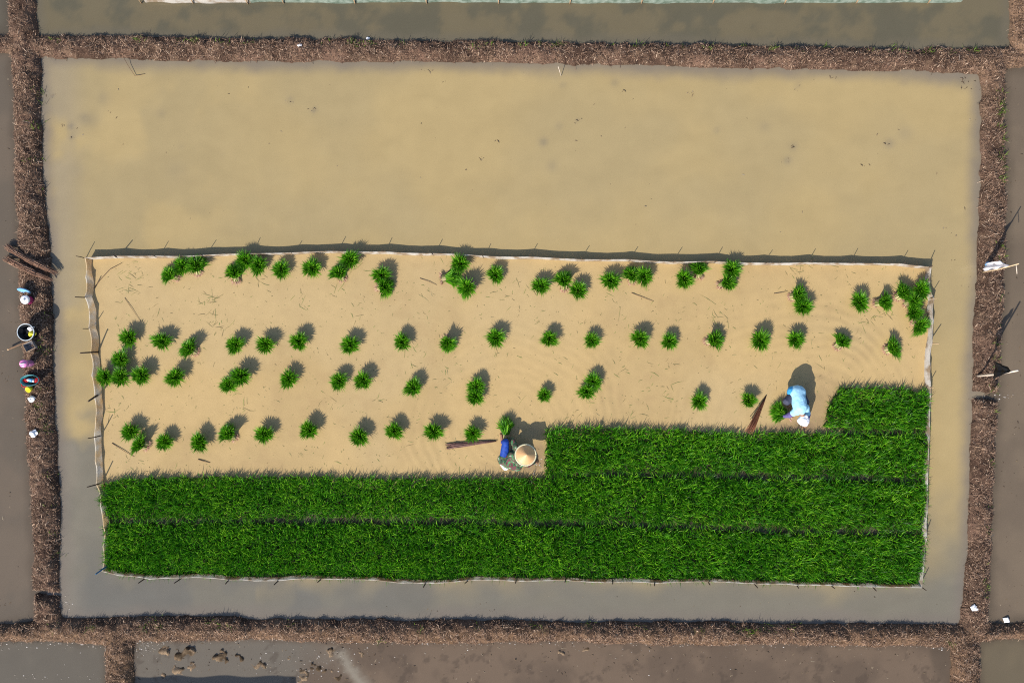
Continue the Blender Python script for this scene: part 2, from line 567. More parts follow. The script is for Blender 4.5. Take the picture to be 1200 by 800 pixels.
def water(name, px0, px1, py0, py1, colour_fn, step=0.07, label='', edges=(None, None), gain=np.array((0.86, 0.835, 0.77))):
    x0, x1 = (px0 - 600) / 50, (px1 - 600) / 50
    y0, y1 = (400 - py1) / 50, (400 - py0) / 50
    X, Y, F = grid(x0, x1, y0, y1, step)
    yy = 400 - Y * 50
    if edges[0]:
        mid = (ip(yy, edges[0][0]) + ip(yy, edges[0][1])) / 2
        X = X + ((mid - px0) / 50) * np.clip((x0 + 1.2 - X) / 1.2, 0, 1)
    if edges[1]:
        mid = (ip(yy, edges[1][0]) + ip(yy, edges[1][1])) / 2
        X = X + ((mid - px1) / 50) * np.clip((X - x1 + 1.2) / 1.2, 0, 1)
    s, _ = bund_s(X, Y)
    C = colour_fn(X, Y, X * 50 + 600, 400 - Y * 50, -s)
    V = np.stack([X, Y, np.zeros_like(X)], -1).reshape(-1, 3)
    me = np_mesh(name, V, [F], smooth=True)
    set_silt(me, C.reshape(-1, 3), gain)
    return tag(link('water', me, M['water']), label, kind='structure')


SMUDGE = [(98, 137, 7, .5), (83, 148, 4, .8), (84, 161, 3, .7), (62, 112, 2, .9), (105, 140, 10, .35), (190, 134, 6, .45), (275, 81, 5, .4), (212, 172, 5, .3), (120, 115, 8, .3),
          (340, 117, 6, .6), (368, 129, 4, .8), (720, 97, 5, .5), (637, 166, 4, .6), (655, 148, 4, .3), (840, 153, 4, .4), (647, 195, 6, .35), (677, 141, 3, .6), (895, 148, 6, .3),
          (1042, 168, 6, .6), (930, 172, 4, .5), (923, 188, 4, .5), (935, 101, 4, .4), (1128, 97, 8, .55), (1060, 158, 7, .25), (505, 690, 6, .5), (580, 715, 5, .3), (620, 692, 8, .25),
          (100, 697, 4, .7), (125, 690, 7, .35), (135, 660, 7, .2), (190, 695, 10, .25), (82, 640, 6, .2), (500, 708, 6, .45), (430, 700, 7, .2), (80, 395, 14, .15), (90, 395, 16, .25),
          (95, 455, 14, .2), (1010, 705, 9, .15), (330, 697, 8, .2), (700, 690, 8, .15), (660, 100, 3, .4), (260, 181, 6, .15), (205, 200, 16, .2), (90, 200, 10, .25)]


def main_col(X, Y, px, py, d):
    warm = np.array((0.43, 0.333, 0.148))
    olive = np.array((0.37, 0.300, 0.148))
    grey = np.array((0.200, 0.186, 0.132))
    bank = np.array((0.20, 0.175, 0.135))
    n = fbm(X, Y, 3.2, 81, 4)
    n2 = fbm(X, Y, 1.1, 85, 4)
    t = sstep(0.38, 0.66, n)
    c = mixc(warm, olive, t * 0.55)
    c = mixc(c, olive * 0.95, 0.6 * sstep(420, 180, px) * sstep(0.3, 0.6, n2))
    # tan at the top, greyer towards the near (south) side
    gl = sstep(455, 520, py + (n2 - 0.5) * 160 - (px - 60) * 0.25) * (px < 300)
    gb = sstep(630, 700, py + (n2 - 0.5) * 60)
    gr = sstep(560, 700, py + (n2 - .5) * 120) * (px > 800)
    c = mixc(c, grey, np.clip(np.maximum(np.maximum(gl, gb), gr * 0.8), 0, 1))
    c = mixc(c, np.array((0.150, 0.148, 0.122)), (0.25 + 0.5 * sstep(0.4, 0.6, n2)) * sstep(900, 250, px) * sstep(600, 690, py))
    g2 = sstep(130, 60, px) * sstep(330, 280, py) * 0.0 + 0.5 * sstep(110, 70, px) * sstep(0.35, 0.55, n2)
    c = mixc(c, np.array((0.30, 0.26, 0.18)), g2)
    c = mixc(c, bank, 0.85 * sstep(0.40, -0.02, d + (n2 - 0.5) * 0.25))
    wx = X + 1.6 * (fbm(X, Y, 1.8, 86, 3) - 0.5)
    wy = Y + 1.6 * (fbm(X, Y, 1.8, 88, 3) - 0.5)
    sw = fbm(wx * 0.55, wy * 2.0, 0.8, 89, 4, 0.6)
    c = c * (1 + 0.10 * (sw - 0.5))[..., None]
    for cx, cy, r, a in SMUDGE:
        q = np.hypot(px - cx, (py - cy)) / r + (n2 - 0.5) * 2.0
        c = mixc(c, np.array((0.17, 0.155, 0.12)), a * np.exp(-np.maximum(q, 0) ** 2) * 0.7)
    return c


def flat_col(base, other, bank, width=0.35, seed=91, cell=1.4, amt=0.7):
    base, other, bank = map(np.array, (base, other, bank))

    def fn(X, Y, px, py, d):
        n = fbm(X, Y, cell, seed, 5, 0.6)
        n2 = fbm(X, Y, 0.6, seed + 7, 4)
        c = mixc(base, other, amt * sstep(0.38, 0.62, n))
        c = mixc(c, bank, 0.8 * sstep(width, 0.0, d + (n2 - .5) * 0.2))
        return c
    return fn


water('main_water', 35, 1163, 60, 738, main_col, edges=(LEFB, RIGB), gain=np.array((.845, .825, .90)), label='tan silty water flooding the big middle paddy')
water('north_water', 25, 1200, -95, 60, flat_col((0.135, 0.118, 0.078), (0.085, 0.085, 0.066), (0.125, 0.115, 0.09), 0.3, 101, 0.6), gain=np.array((1.0, 0.95, 0.88)), label='dark olive water in the paddy along the top')
water('corner_water', -100, 25, -95, 52, flat_col((0.13, 0.115, 0.09), (0.11, 0.10, 0.085), (0.09, 0.075, 0.06), seed=111), label='dull water in the top left corner paddy')
water('west_water', -100, 35, 52, 741, flat_col((0.155, 0.125, 0.100), (0.125, 0.106, 0.088), (0.11, 0.088, 0.07), 0.2, 121), edges=(None, LEFB), label='grey brown water in the narrow strip at the left edge')
water('east_water', 1163, 1300, 60, 738, flat_col((0.18, 0.142, 0.108), (0.145, 0.115, 0.09), (0.11, 0.088, 0.068), 0.25, 131), edges=(RIGB, None), label='brown water in the narrow strip at the right edge')
water('south_west_water', -100, 140, 741, 890, flat_col((0.155, 0.138, 0.117), (0.115, 0.104, 0.09), (0.10, 0.082, 0.065), 0.15, 141), label='grey shallow water in the bottom left corner paddy')


def south_col(X, Y, px, py, d):
    n = fbm(X, Y, 1.2, 151, 5, 0.6)
    n2 = fbm(X, Y, 0.25, 155, 4, 0.65)
    c = mixc((0.165, 0.122, 0.092), (0.118, 0.088, 0.068), 0.75 * sstep(0.38, 0.64, n))
    g = sstep(430, 330, px + (n - .5) * 160)
    c = mixc(c, (0.15, 0.133, 0.115), g)
    # trickle of pale silt
    tr = np.exp(-((px - (395 + (py - 760) * 0.7 + (n2 - .5) * 18)) / 9) ** 2) * sstep(752, 765, py)
    c = mixc(c, (0.34, 0.32, 0.28), 0.55 * tr)
    e = sstep(1020, 1100, px + (n - .5) * 120)
    c = mixc(c, (0.075, 0.06, 0.047), 0.6 * e * sstep(0.4, 0.6, fbm(X, Y, 0.8, 158, 3)))
    c = mixc(c, (0.07, 0.053, 0.042), 0.45 * sstep(0.60, 0.72, n2))
    return mixc(c, (0.12, 0.09, 0.07), 0.6 * sstep(0.12, 0, d))


water('south_water', 140, 1131, 738, 890, south_col, step=0.035, label='brown muddy water over the bare paddy along the bottom')
water('south_east_water', 1131, 1300, 738, 890, flat_col((0.165, 0.135, 0.092), (0.13, 0.108, 0.078), (0.10, 0.08, 0.06), 0.2, 161), label='olive brown water in the bottom right corner paddy')

# ------------------------------------------------------------------ silted nursery floor inside the fence
FTOP = [(100, 302), (137, 300), (186, 300), (240, 299), (295, 297), (345, 296), (395, 294.5), (450, 295), (508, 297), (567, 300), (620, 301), (679, 304), (735, 304), (786, 307), (836, 306), (892, 308), (945, 307.5), (995, 308.5), (1054, 309), (1091, 313)]
FRIGHT = [(1091, 313), (1089.5, 330), (1094.5, 350), (1093.5, 375), (1092, 403), (1090, 430), (1091, 455), (1089, 500), (1087, 560), (1086.5, 600), (1086, 630), (1083, 660), (1080, 688)]
FBOT = [(1080, 688), (1025, 687), (975, 685.5), (933, 685), (897, 684), (835, 681), (767, 683), (718, 682), (661, 679), (604, 680.5), (548, 679.5), (507, 683), (497, 683), (470, 682.5), (440, 679), (375, 678), (330, 679.5), (298, 680), (268, 679), (213, 676.5), (175, 678), (140, 674), (120, 669)]
FLEFT = [(120, 669), (121, 640), (122, 618), (118, 592), (113, 567), (112, 540), (111, 512), (112.5, 490), (111.5, 466), (108, 440), (106.5, 413), (104.5, 384), (105, 365), (100, 348), (101, 325), (100, 302)]
FH = 0.19


def world_poly(pts, z):
    return [tuple(at(p[0], p[1], z)[:2]) for p in pts]


fence_poly = world_poly(FTOP[:-1] + FRIGHT[:-1] + FBOT[:-1] + FLEFT[:-1], FH)
BZ = 0.02
X, Y, F = grid(-9.95, 9.9, -5.8, 2.2, 0.03)
ctr = in_poly(X, Y, fence_poly)
fk = ctr.reshape(-1)[F].sum(axis=1) >= 2
px = X * 50 + 600
py = 400 - Y * 50
n = fbm(X, Y, 1.6, 171, 5, 0.55)
n2 = fbm(X, Y, 0.3, 175, 3)
Zb = np.full_like(X, BZ) + (n - 0.5) * 0.006
dwob = (fbm(X, Y, 0.9, 178, 3) - 0.5) * 18
for cx, cy, r0, r1, wl, am in ((600, 497, 12, 150, 11.5, 0.0032), (935, 500, 40, 180, 12, 0.0028), (640, 470, 5, 60, 9, 0.0015)):
    d = np.hypot(px - cx, (py - cy) * 1.05) + dwob
    env = sstep(r0, r0 + 25, d) * sstep(r1, r1 - 45, d) * (0.35 + 0.65 * sstep(0.35, 0.6, n))
    Zb += am * env * np.sin(d / wl * 2 * math.pi)
c = mixc((0.505, 0.365, 0.185), (0.44, 0.32, 0.165), 0.7 * sstep(0.36, 0.66, n))
c = mixc(c, (0.485, 0.37, 0.21), 0.5 * sstep(0.4, 0.6, fbm(X, Y, 3.0, 179, 3)))
c = mixc(c, (0.40, 0.28, 0.15), 0.25 * sstep(0.56, 0.72, n2) * sstep(0.45, 0.6, n))
# trampled darker mud round the two workers
for cx, cy, rx, ry, a in ((622, 535, 26, 20, .75), (942, 499, 32, 10, .9), (962, 475, 26, 32, .5), (585, 548, 20, 10, .3), (630, 505, 14, 8, .4)):
    q = np.hypot((px - cx) / rx, (py - cy) / ry) + (n2 - .5) * 1.5
    c = mixc(c, (0.28, 0.20, 0.125), a * np.exp(-np.maximum(q, 0) ** 2.5))
# soil of the sown strips
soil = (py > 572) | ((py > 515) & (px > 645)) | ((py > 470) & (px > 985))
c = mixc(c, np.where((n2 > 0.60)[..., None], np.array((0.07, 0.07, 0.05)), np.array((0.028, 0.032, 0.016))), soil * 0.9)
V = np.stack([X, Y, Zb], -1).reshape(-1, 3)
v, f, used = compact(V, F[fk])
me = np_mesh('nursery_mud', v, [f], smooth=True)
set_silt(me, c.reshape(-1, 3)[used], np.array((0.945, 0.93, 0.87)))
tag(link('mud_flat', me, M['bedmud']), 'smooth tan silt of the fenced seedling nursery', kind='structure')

# ------------------------------------------------------------------ blades


def blades(base, tip, bow, width, yaw, mid=0.5):
    """grass blades: base/tip/bow (n,3); returns V, [quads, tris]"""
    n = len(base)
    m = base * (1 - mid) + tip * mid + bow
    side = np.stack([np.cos(yaw), np.sin(yaw), np.zeros(n)], -1) * (width[:, None] * 0.5)
    V = np.empty((n, 5, 3))
    V[:, 0] = base - side * 0.8
    V[:, 1] = base + side * 0.8
    V[:, 2] = m + side
    V[:, 3] = m - side
    V[:, 4] = tip
    k = np.arange(n)[:, None] * 5
    return V.reshape(-1, 3), [k + np.array([[0, 1, 2, 3]]), k + np.array([[3, 2, 4]])]


def bed(name, poly_px, dens, label, seed):
    r = np.random.default_rng(seed)
    poly = world_poly(poly_px, 0.14)
    P = np.array(poly)
    x0, y0 = P.min(0)
    x1, y1 = P.max(0)
    N = int((x1 - x0) * (y1 - y0) * dens)
    x = r.uniform(x0, x1, N)
    y = r.uniform(y0, y1, N)
    wob = (fbm(x, y, 0.5, seed, 3) - 0.5) * 0.07
    wob2 = (fbm(x, y, 0.5, seed + 5, 3) - 0.5) * 0.12
    keep = in_poly(x + wob2, y + wob, poly)
    dn = fbm(x, y, 0.7, seed + 9, 3)
    keep &= r.random(N) < (0.80 + 0.5 * (dn - 0.3))
    x, y = x[keep], y[keep]
    n = len(x)
    h = r.normal(0.235, 0.035, n).clip(0.12, 0.34) * (0.85 + 0.3 * fbm(x, y, 0.9, seed + 3, 3))
    # tufts: neighbouring blades lean in related directions
    ang = fbm(x, y, 0.22, seed + 13, 2) * 14 + r.normal(0, 1.1, n)
    lean = r.gamma(2.8, 0.043, n).clip(0.03, 0.20)
    dx, dy = np.cos(ang) * lean, np.sin(ang) * lean
    # rim blades arch out into the open: south rim lower, facing the sun
    xb = np.linspace(x0, x1, 200)
    yb = np.linspace(y0, y1, 240)
    XB, YB = np.meshgrid(xb, yb)
    ins = in_poly(XB, YB, poly)
    lo = np.interp(x, xb, np.where(ins.any(0), yb[ins.argmax(0)], y0))
    hi = np.interp(x, xb, np.where(ins.any(0), yb[len(yb) - 1 - ins[::-1].argmax(0)], y1))
    ss = 1 - np.clip((y - lo) / 0.28, 0, 1)
    sn = 1 - np.clip((hi - y) / 0.16, 0, 1)
    dy = dy - ss * 0.028 - sn * 0.02
    dx = dx + 0.06 * np.clip(1 - (x - x0) / 0.2, 0, 1) - 0.06 * np.clip(1 - (x1 - x) / 0.2, 0, 1)
    h = h * (1 - 0.38 * ss) * (1 - 0.28 * sn)
    base = np.stack([x, y, np.full(n, BZ - 0.005)], -1)
    tip = base + np.stack([dx, dy, h * (1 - 1.2 * lean)], -1)
    bow = np.stack([-dx * 0.25, -dy * 0.25, h * 0.10], -1)
    yaw = ang + math.pi / 2 + r.normal(0, 0.6, n)
    wd = r.uniform(0.010, 0.018, n)
    V, F = blades(base, tip, bow, wd, yaw, 0.55)
    me = np_mesh(name, V, F)
    o = link(name, me, M['rice'])
    return tag(o, label, 'rice seedlings', None, 'stuff')


DENS = 2300
bed('rice_seedlings', [(122, 614), (230, 614), (425, 613.5), (600, 615), (775, 618.5), (932, 626), (1086, 627), (1082, 660), (1079, 684), (932, 682), (835, 678), (767, 680), (661, 676), (548, 676), (507, 680), (440, 676), (375, 675), (213, 673), (175, 675), (140, 671), (123, 668), (121, 640)], DENS,
    'dense green strip of rice seedlings lowest in the nursery, along the south sheet edge', 1001)
bed('rice_seedlings', [(115, 569), (140, 563), (175, 560), (350, 559), (600, 561), (700, 558), (850, 560.5), (1087, 566), (1085, 621.5), (932, 620), (775, 612), (600, 609), (425, 607.5), (230, 608), (121, 608.5), (117, 590)], DENS,
    'long dense green strip of rice seedlings just below the row of bundles and camouflage worker', 1002)
bed('rice_seedlings', [(638, 503), (700, 501), (800, 504), (880, 508), (960, 508), (1088, 509.5), (1087, 560), (850, 554.5), (775, 553), (712, 553), (638, 556)], DENS,
    'shorter green strip of rice seedlings reaching from the conical hat to the right fence', 1003)
bed('rice_seedlings', [(964, 503), (968, 490), (975, 474), (985, 454), (1030, 455), (1089, 457), (1088, 504)], DENS,
    'small remaining green patch of rice seedlings right of the worker in pale blue', 1004)

# ------------------------------------------------------------------ bundles of pulled seedlings


def bundle_meshes(seed, tilt=0.0, R=0.262, n=540, hgt=0.31):
    """leaves, stems and roots of one tied handful; axis +Z tilted towards +Y by tilt"""
    r = np.random.default_rng(seed)
    rot = np.array([[1, 0, 0], [0, math.cos(tilt), math.sin(tilt)], [0, -math.sin(tilt), math.cos(tilt)]])

    def T(P):
        Q = P @ rot.T
        Q[:, 2] = np.maximum(Q[:, 2], 0.004) + (0.05 * math.sin(tilt))
        return Q
    a = r.uniform(0, 2 * math.pi, n)
    q = r.uniform(0.0, 1, n) ** 0.45
    lob = 1 + 0.09 * np.sin(3 * a + seed) + 0.07 * np.sin(5 * a + 2 * seed)
    rad = q * R * lob * r.uniform(0.85, 1.15, n)
    z = hgt * (1 - 0.45 * q ** 3) * r.uniform(0.82, 1.1, n)
    base = np.stack([np.cos(a) * q * 0.08, np.sin(a) * q * 0.08, 0.06 + 0 * a], -1)
    tip = np.stack([np.cos(a) * rad, np.sin(a) * rad, z], -1)
    bow = np.stack([-np.cos(a) * rad * 0.08, -np.sin(a) * rad * 0.02, 0.055 + 0 * a], -1)
    tip[:, :2] += r.normal(0, 0.018, (n, 2))
    V, F = blades(T(base), T(tip), bow @ rot.T, r.uniform(0.012, 0.021, n), a + math.pi / 2 + r.normal(0, .7, n), 0.5)
    lm = np_mesh('leaves', V, F)
    k = 90
    a = r.uniform(0, 2 * math.pi, k)
    q = np.sqrt(r.uniform(0, 1, k))
    ext = 0.055 if tilt else 0.0
    b = np.stack([np.cos(a) * q * 0.085, np.sin(a) * q * 0.085, 0.0 * a - ext], -1)
    t = np.stack([np.cos(a) * q * 0.075, np.sin(a) * q * 0.075, 0.15 + 0.05 * r.random(k)], -1)
    V, F = blades(T(b), T(t), np.zeros((k, 3)), r.uniform(0.010, 0.016, k), a + math.pi / 2 + r.normal(0, .4, k), 0.6)
    sm = np_mesh('stems', V, F)
    k = 150
    a = r.uniform(0, 2 * math.pi, k)
    q = np.sqrt(r.uniform(0, 1, k))
    b = np.stack([np.cos(a) * q * 0.08, np.sin(a) * q * 0.08, 0.03 + 0.0 * a - ext], -1)
    t = np.stack([np.cos(a) * (q * 0.115 + 0.03), np.sin(a) * (q * 0.115 + 0.03), -0.06 + 0.05 * r.random(k) - ext], -1)
    V, F = blades(T(b), T(t), np.zeros((k, 3)), r.uniform(0.006, 0.013, k), a + r.normal(0, 1, k), 0.5)
    rm = np_mesh('roots', V, F)
    for m_, mm in ((lm, 'bundle'), (sm, 'stem'), (rm, 'root')):
        m_.materials.append(M[mm])
    return lm, sm, rm


UP = [bundle_meshes(200 + i) for i in range(7)]
LEAN = [bundle_meshes(300 + i, math.radians(a), R=0.275) for i, a in enumerate((40, 48, 36, 52))]
FLAT = [bundle_meshes(400 + i, math.radians(a), R=0.235, hgt=0.46) for i, a in enumerate((85, 84))]


def place_bundle(px, py, kind, ang, sc, label, i, z=BZ, group='pulled rice bundles standing on the tan mud'):
    """ang (deg, image sense: 0 = up/north, 90 = left/west) = where the leaves of a leaning bundle point"""
    if kind == 'u':
        ms = UP[i % len(UP)]
        p = at(px, py, 0.2)
    elif kind == 'l':
        ms = LEAN[i % len(LEAN)]
        p = at(px, py, 0.15)
        d = math.radians(ang)
        p = p - Vector((-math.sin(d), math.cos(d), 0)) * 0.14 * sc
    else:
        ms = FLAT[i % len(FLAT)]
        p = at(px, py, 0.1)
        d = math.radians(ang)
        p = p - Vector((-math.sin(d), math.cos(d), 0)) * 0.24 * sc
    o = empty('rice_bundle', (p.x, p.y, z), math.radians(ang) if kind != 'u' else random.uniform(0, 6.28), label, 'rice bundle', group)
    k_ = random.uniform(0.88, 1.14)
    o.scale = (sc * 1.03 * k_, sc * 1.03 / k_, sc * random.uniform(0.88, 1.1))
    for nm, m_ in zip(('leaves', 'stems', 'roots'), ms):
        c_ = bpy.data.objects.new(nm, m_)
        COL.objects.link(c_)
        c_.parent = o
    return o


# px, py, kind, angle, scale  (ordered from left to right in each row)
ROWS = {
    'top': [(197, 321, 'l', 60, .92), (212, 312, 'u', 0, .95), (231, 309, 'l', -8, 1.05), (275, 319, 'l', 0, 1.0), (286, 305, 'u', 0, .95), (302, 311, 'u', 0, .95), (329, 316, 'u', 0, .95),
            (365, 314, 'u', 0, 1.0), (397, 318, 'l', 20, .95), (410, 304, 'u', 0, 1.0), (447, 323, 'u', 0, .98), (452, 337, 'l', -100, 1.0), (532, 325, 'f', -85, 1.0), (539, 309, 'u', 0, .95), (545, 338, 'l', 110, 1.05),
            (581, 322, 'u', 0, .92), (634, 335, 'u', 0, .95), (660, 328, 'l', 10, 1.0), (678, 340, 'u', 0, .95), (716, 329, 'u', 0, .98), (740, 321, 'l', 5, .9), (755, 324, 'u', 0, .95),
            (802, 327, 'u', 0, .98), (819, 315, 'l', 8, .95), (854, 331, 'l', -75, .95), (858, 316, 'u', 0, 1.0), (938, 346, 'l', -80, .98), (942, 359, 'u', 0, .95), (1008, 354, 'u', 0, .98),
            (1037, 354, 'l', -85, .95), (1060, 342, 'l', -50, 1.0), (1072, 366, 'u', 0, .9), (1073, 353, 'l', -80, 1.0), (1080, 340, 'u', 0, .95), (1080, 384, 'l', -140, .98)],
    'second': [(122, 442, 'u', 0, .9), (140, 421, 'u', 0, .95), (141, 442, 'u', 0, .98), (150, 396, 'u', 0, .95), (165, 440, 'u', 0, .98), (189, 400, 'u', 0, .98), (205, 442, 'u', 0, .98), (220, 407, 'l', 50, .98), (275, 404, 'u', 0, .95), (311, 404, 'u', 0, .95),
               (350, 400, 'u', 0, .95), (410, 404, 'u', 0, .98), (471, 401, 'u', 0, .88), (525, 404, 'l', 200, .9), (581, 396, 'u', 0, .98), (644, 397, 'u', 0, .88), (694, 399, 'u', 0, .85),
               (750, 397, 'u', 0, .95), (785, 400, 'u', 0, .88), (839, 398, 'l', -80, .98), (891, 399, 'u', 0, 1.05), (933, 398, 'u', 0, .92), (987, 399, 'l', -30, .92), (1049, 407, 'l', -70, .98)],
    'third': [(267, 451, 'u', 0, .9), (282, 441, 'u', 0, 1.0), (338, 444, 'u', 0, .95), (397, 447, 'u', 0, .92), (425, 446, 'u', 0, .92), (484, 454, 'u', 0, .95), (557, 465, 'u', 0, .92), (558, 453, 'u', 0, .95),
              (638, 463, 'u', 0, .75), (688, 459, 'u', 0, .88), (696, 447, 'u', 0, .9), (820, 470, 'u', 0, .92), (878, 469, 'u', 0, .82)],
    'fourth': [(152, 506, 'u', 0, .95), (162, 519, 'l', 60, .98), (192, 518, 'u', 0, .9), (233, 519, 'u', 0, .95), (267, 506, 'l', 35, .98), (309, 509, 'u', 0, .95), (362, 504, 'u', 0, .95), (421, 512, 'u', 0, .98),
               (462, 505, 'u', 0, .92), (508, 506, 'u', 0, .95), (554, 508, 'u', 0, .88)],
}
ORD = 'first second third fourth fifth sixth seventh eighth ninth tenth eleventh twelfth thirteenth fourteenth fifteenth sixteenth seventeenth eighteenth'.split()
WHERE = {'top': 'row under the top fence', 'second': 'second row down', 'third': 'third row down', 'fourth': 'lowest row'}
SPECIAL = {
    ('top', 0): 'leftmost rice bundle under the top fence, roots at its lower right',
    ('top', 2): 'tilted rice bundle touching the top fence, rightmost of the leftmost three',
    ('top', 12): 'rice bundle lying flat with pinkish roots pointing left, under the top fence',
    ('top', 14): 'rice bundle tilted left with roots on its right, lowest of the crossed three',
    ('top', 13): 'upright rice bundle touching the top fence above the flat lying bundle',
    ('top', 28): 'lone upright rice bundle left of the crowded bundles in the top right corner',
    ('top', 29): 'rice bundle with reddish roots on its left, first of the top right corner group',
    ('top', 30): 'upper left rice bundle of the crowded group in the top right corner',
    ('top', 31): 'small rice bundle below the middle of the crowded top right corner group',
    ('top', 32): 'rice bundle with broad pale roots, middle of the crowded top right corner group',
    ('top', 33): 'rice bundle in the top right corner nearest both fences',
    ('top', 34): 'lowest rice bundle of the top right corner group, against the right fence',
    ('second', 0): 'leftmost rice bundle, touching the left fence in the cluster of four',
    ('second', 1): 'topmost rice bundle of the cluster of four beside the left fence',
    ('second', 2): 'rice bundle at the inner corner of the cluster beside the left fence',
    ('second', 3): 'lone rice bundle just above the cluster beside the left fence',
    ('second', 4): 'right end rice bundle of the cluster beside the left fence',
    ('second', 6): 'lone rice bundle just right of the cluster beside the left fence',
    ('second', 23): 'rightmost rice bundle of the second row, above the small green patch',
    ('third', 0): 'lower left rice bundle of the leftmost touching pair in the third row',
    ('third', 1): 'upper right rice bundle of the leftmost touching pair in the third row',
    ('third', 6): 'lower rice bundle of the upright touching pair in the third row',
    ('third', 7): 'upper rice bundle of the upright touching pair in the third row',
    ('third', 8): 'small lone rice bundle in the third row, above the conical hat',
    ('third', 9): 'lower left rice bundle of the pair above the short green strip',
    ('third', 10): 'upper right rice bundle of the pair above the short green strip',
    ('third', 11): 'lone rice bundle second left of the worker in pale blue',
    ('third', 12): 'small rice bundle beside the reddish strip bundle, left of the pale blue worker',
    ('fourth', 0): 'upper rice bundle of the touching pair at the left end of lowest row',
    ('fourth', 1): 'lower rice bundle of the touching pair at the left end of lowest row',
    ('fourth', 10): 'rice bundle touching the purplish strips left of the camouflage worker',
}
bi = 0
for row, lst in ROWS.items():
    nrow = len(lst)
    for j, (bx, by, k, a, sc) in enumerate(lst):
        lab = SPECIAL.get((row, j))
        if lab is None:
            look = {'u': 'upright leafy', 'l': 'tilted leafy', 'f': 'flat lying'}[k]
            if j < (nrow + 1) // 2:
                lab = f'{look} rice bundle, {ORD[j]} from left in the {WHERE[row]}'
            else:
                lab = f'{look} rice bundle, {ORD[nrow - 1 - j]} from right in the {WHERE[row]}'
        place_bundle(bx, by, k, a, sc * 1.02, lab, bi)
        bi += 1

# ------------------------------------------------------------------ solid shape helpers


def tube_into(bm, pts, rad, seg=8, cap=True):
    pts = [Vector(p) for p in pts]
    rads = rad if isinstance(rad, (list, tuple)) else [rad] * len(pts)
    rings = []
    prev = None
    for i, p in enumerate(pts):
        a = pts[max(i - 1, 0)]
        b = pts[min(i + 1, len(pts) - 1)]
        d = (b - a).normalized()
        ref = Vector((0, 0, 1)) if abs(d.z) < 0.9 else Vector((1, 0, 0))
        u = d.cross(ref).normalized()
        if prev is not None and u.dot(prev) < 0:
            u = -u
        prev = u
        v = d.cross(u).normalized()
        rings.append([bm.verts.new(p + (u * math.cos(t) + v * math.sin(t)) * rads[i]) for t in (2 * math.pi * k / seg for k in range(seg))])
    for r0, r1 in zip(rings, rings[1:]):
        for k in range(seg):
            bm.faces.new((r0[k], r0[(k + 1) % seg], r1[(k + 1) % seg], r1[k]))
    if cap:
        bm.faces.new(rings[0][::-1])
        bm.faces.new(rings[-1])


def bm_obj(name, bm, m, parent=None, smooth=True, world=False):
    bmesh.ops.recalc_face_normals(bm, faces=bm.faces)
    me = bpy.data.meshes.new(name)
    bm.to_mesh(me)
    bm.free()
    if smooth:
        me.polygons.foreach_set('use_smooth', np.ones(len(me.polygons), dtype=bool))
    return link(name, me, m, parent, world)


def tube(name, pts, rad, m, parent=None, seg=8, world=False):
    bm = bmesh.new()
    tube_into(bm, pts, rad, seg)
    return bm_obj(name, bm, m, parent, True, world)


def lathe(name, prof, m, parent=None, seg=32, sx=1.0, sy=1.0):
    """prof: (r,z) list, revolved about local z"""
    bm = bmesh.new()
    rings = []
    for r, z in prof:
        if r < 1e-6:
            rings.append([bm.verts.new((0, 0, z))])
        else:
            rings.append([bm.verts.new((r * sx * math.cos(2 * math.pi * k / seg), r * sy * math.sin(2 * math.pi * k / seg), z)) for k in range(seg)])
    for a, b in zip(rings, rings[1:]):
        for k in range(seg):
            k2 = (k + 1) % seg
            if len(a) == 1 and len(b) == 1:
                continue
            if len(a) == 1:
                bm.faces.new((a[0], b[k], b[k2]))
            elif len(b) == 1:
                bm.faces.new((a[k], a[k2], b[0]))
            else:
                bm.faces.new((a[k], a[k2], b[k2], b[k]))
    return bm_obj(name, bm, m, parent)


def crumple(name, size, m, seed, parent=None, flat=0.5):
    """crumpled plastic/cloth lump"""
    bm = bmesh.new()
    bmesh.ops.create_icosphere(bm, subdivisions=3, radius=1.0)
    r = random.Random(seed)
    dirs = [(Vector((r.gauss(0, 1), r.gauss(0, 1), r.gauss(0, 1))).normalized(), r.uniform(0.05, 0.35), r.uniform(3, 9)) for _ in range(9)]
    for v in bm.verts:
        d = v.co.normalized()
        k = 1.0
        for q, am, fr in dirs:
            k += am * 0.5 * math.sin(fr * d.dot(q) + fr)
        v.co = Vector((d.x * size[0], d.y * size[1], d.z * size[2])) * k
        if v.co.z < -size[2] * flat:
            v.co.z = -size[2] * flat
    return bm_obj(name, bm, m, parent, False)


# ------------------------------------------------------------------ fences of plastic sheeting on stakes


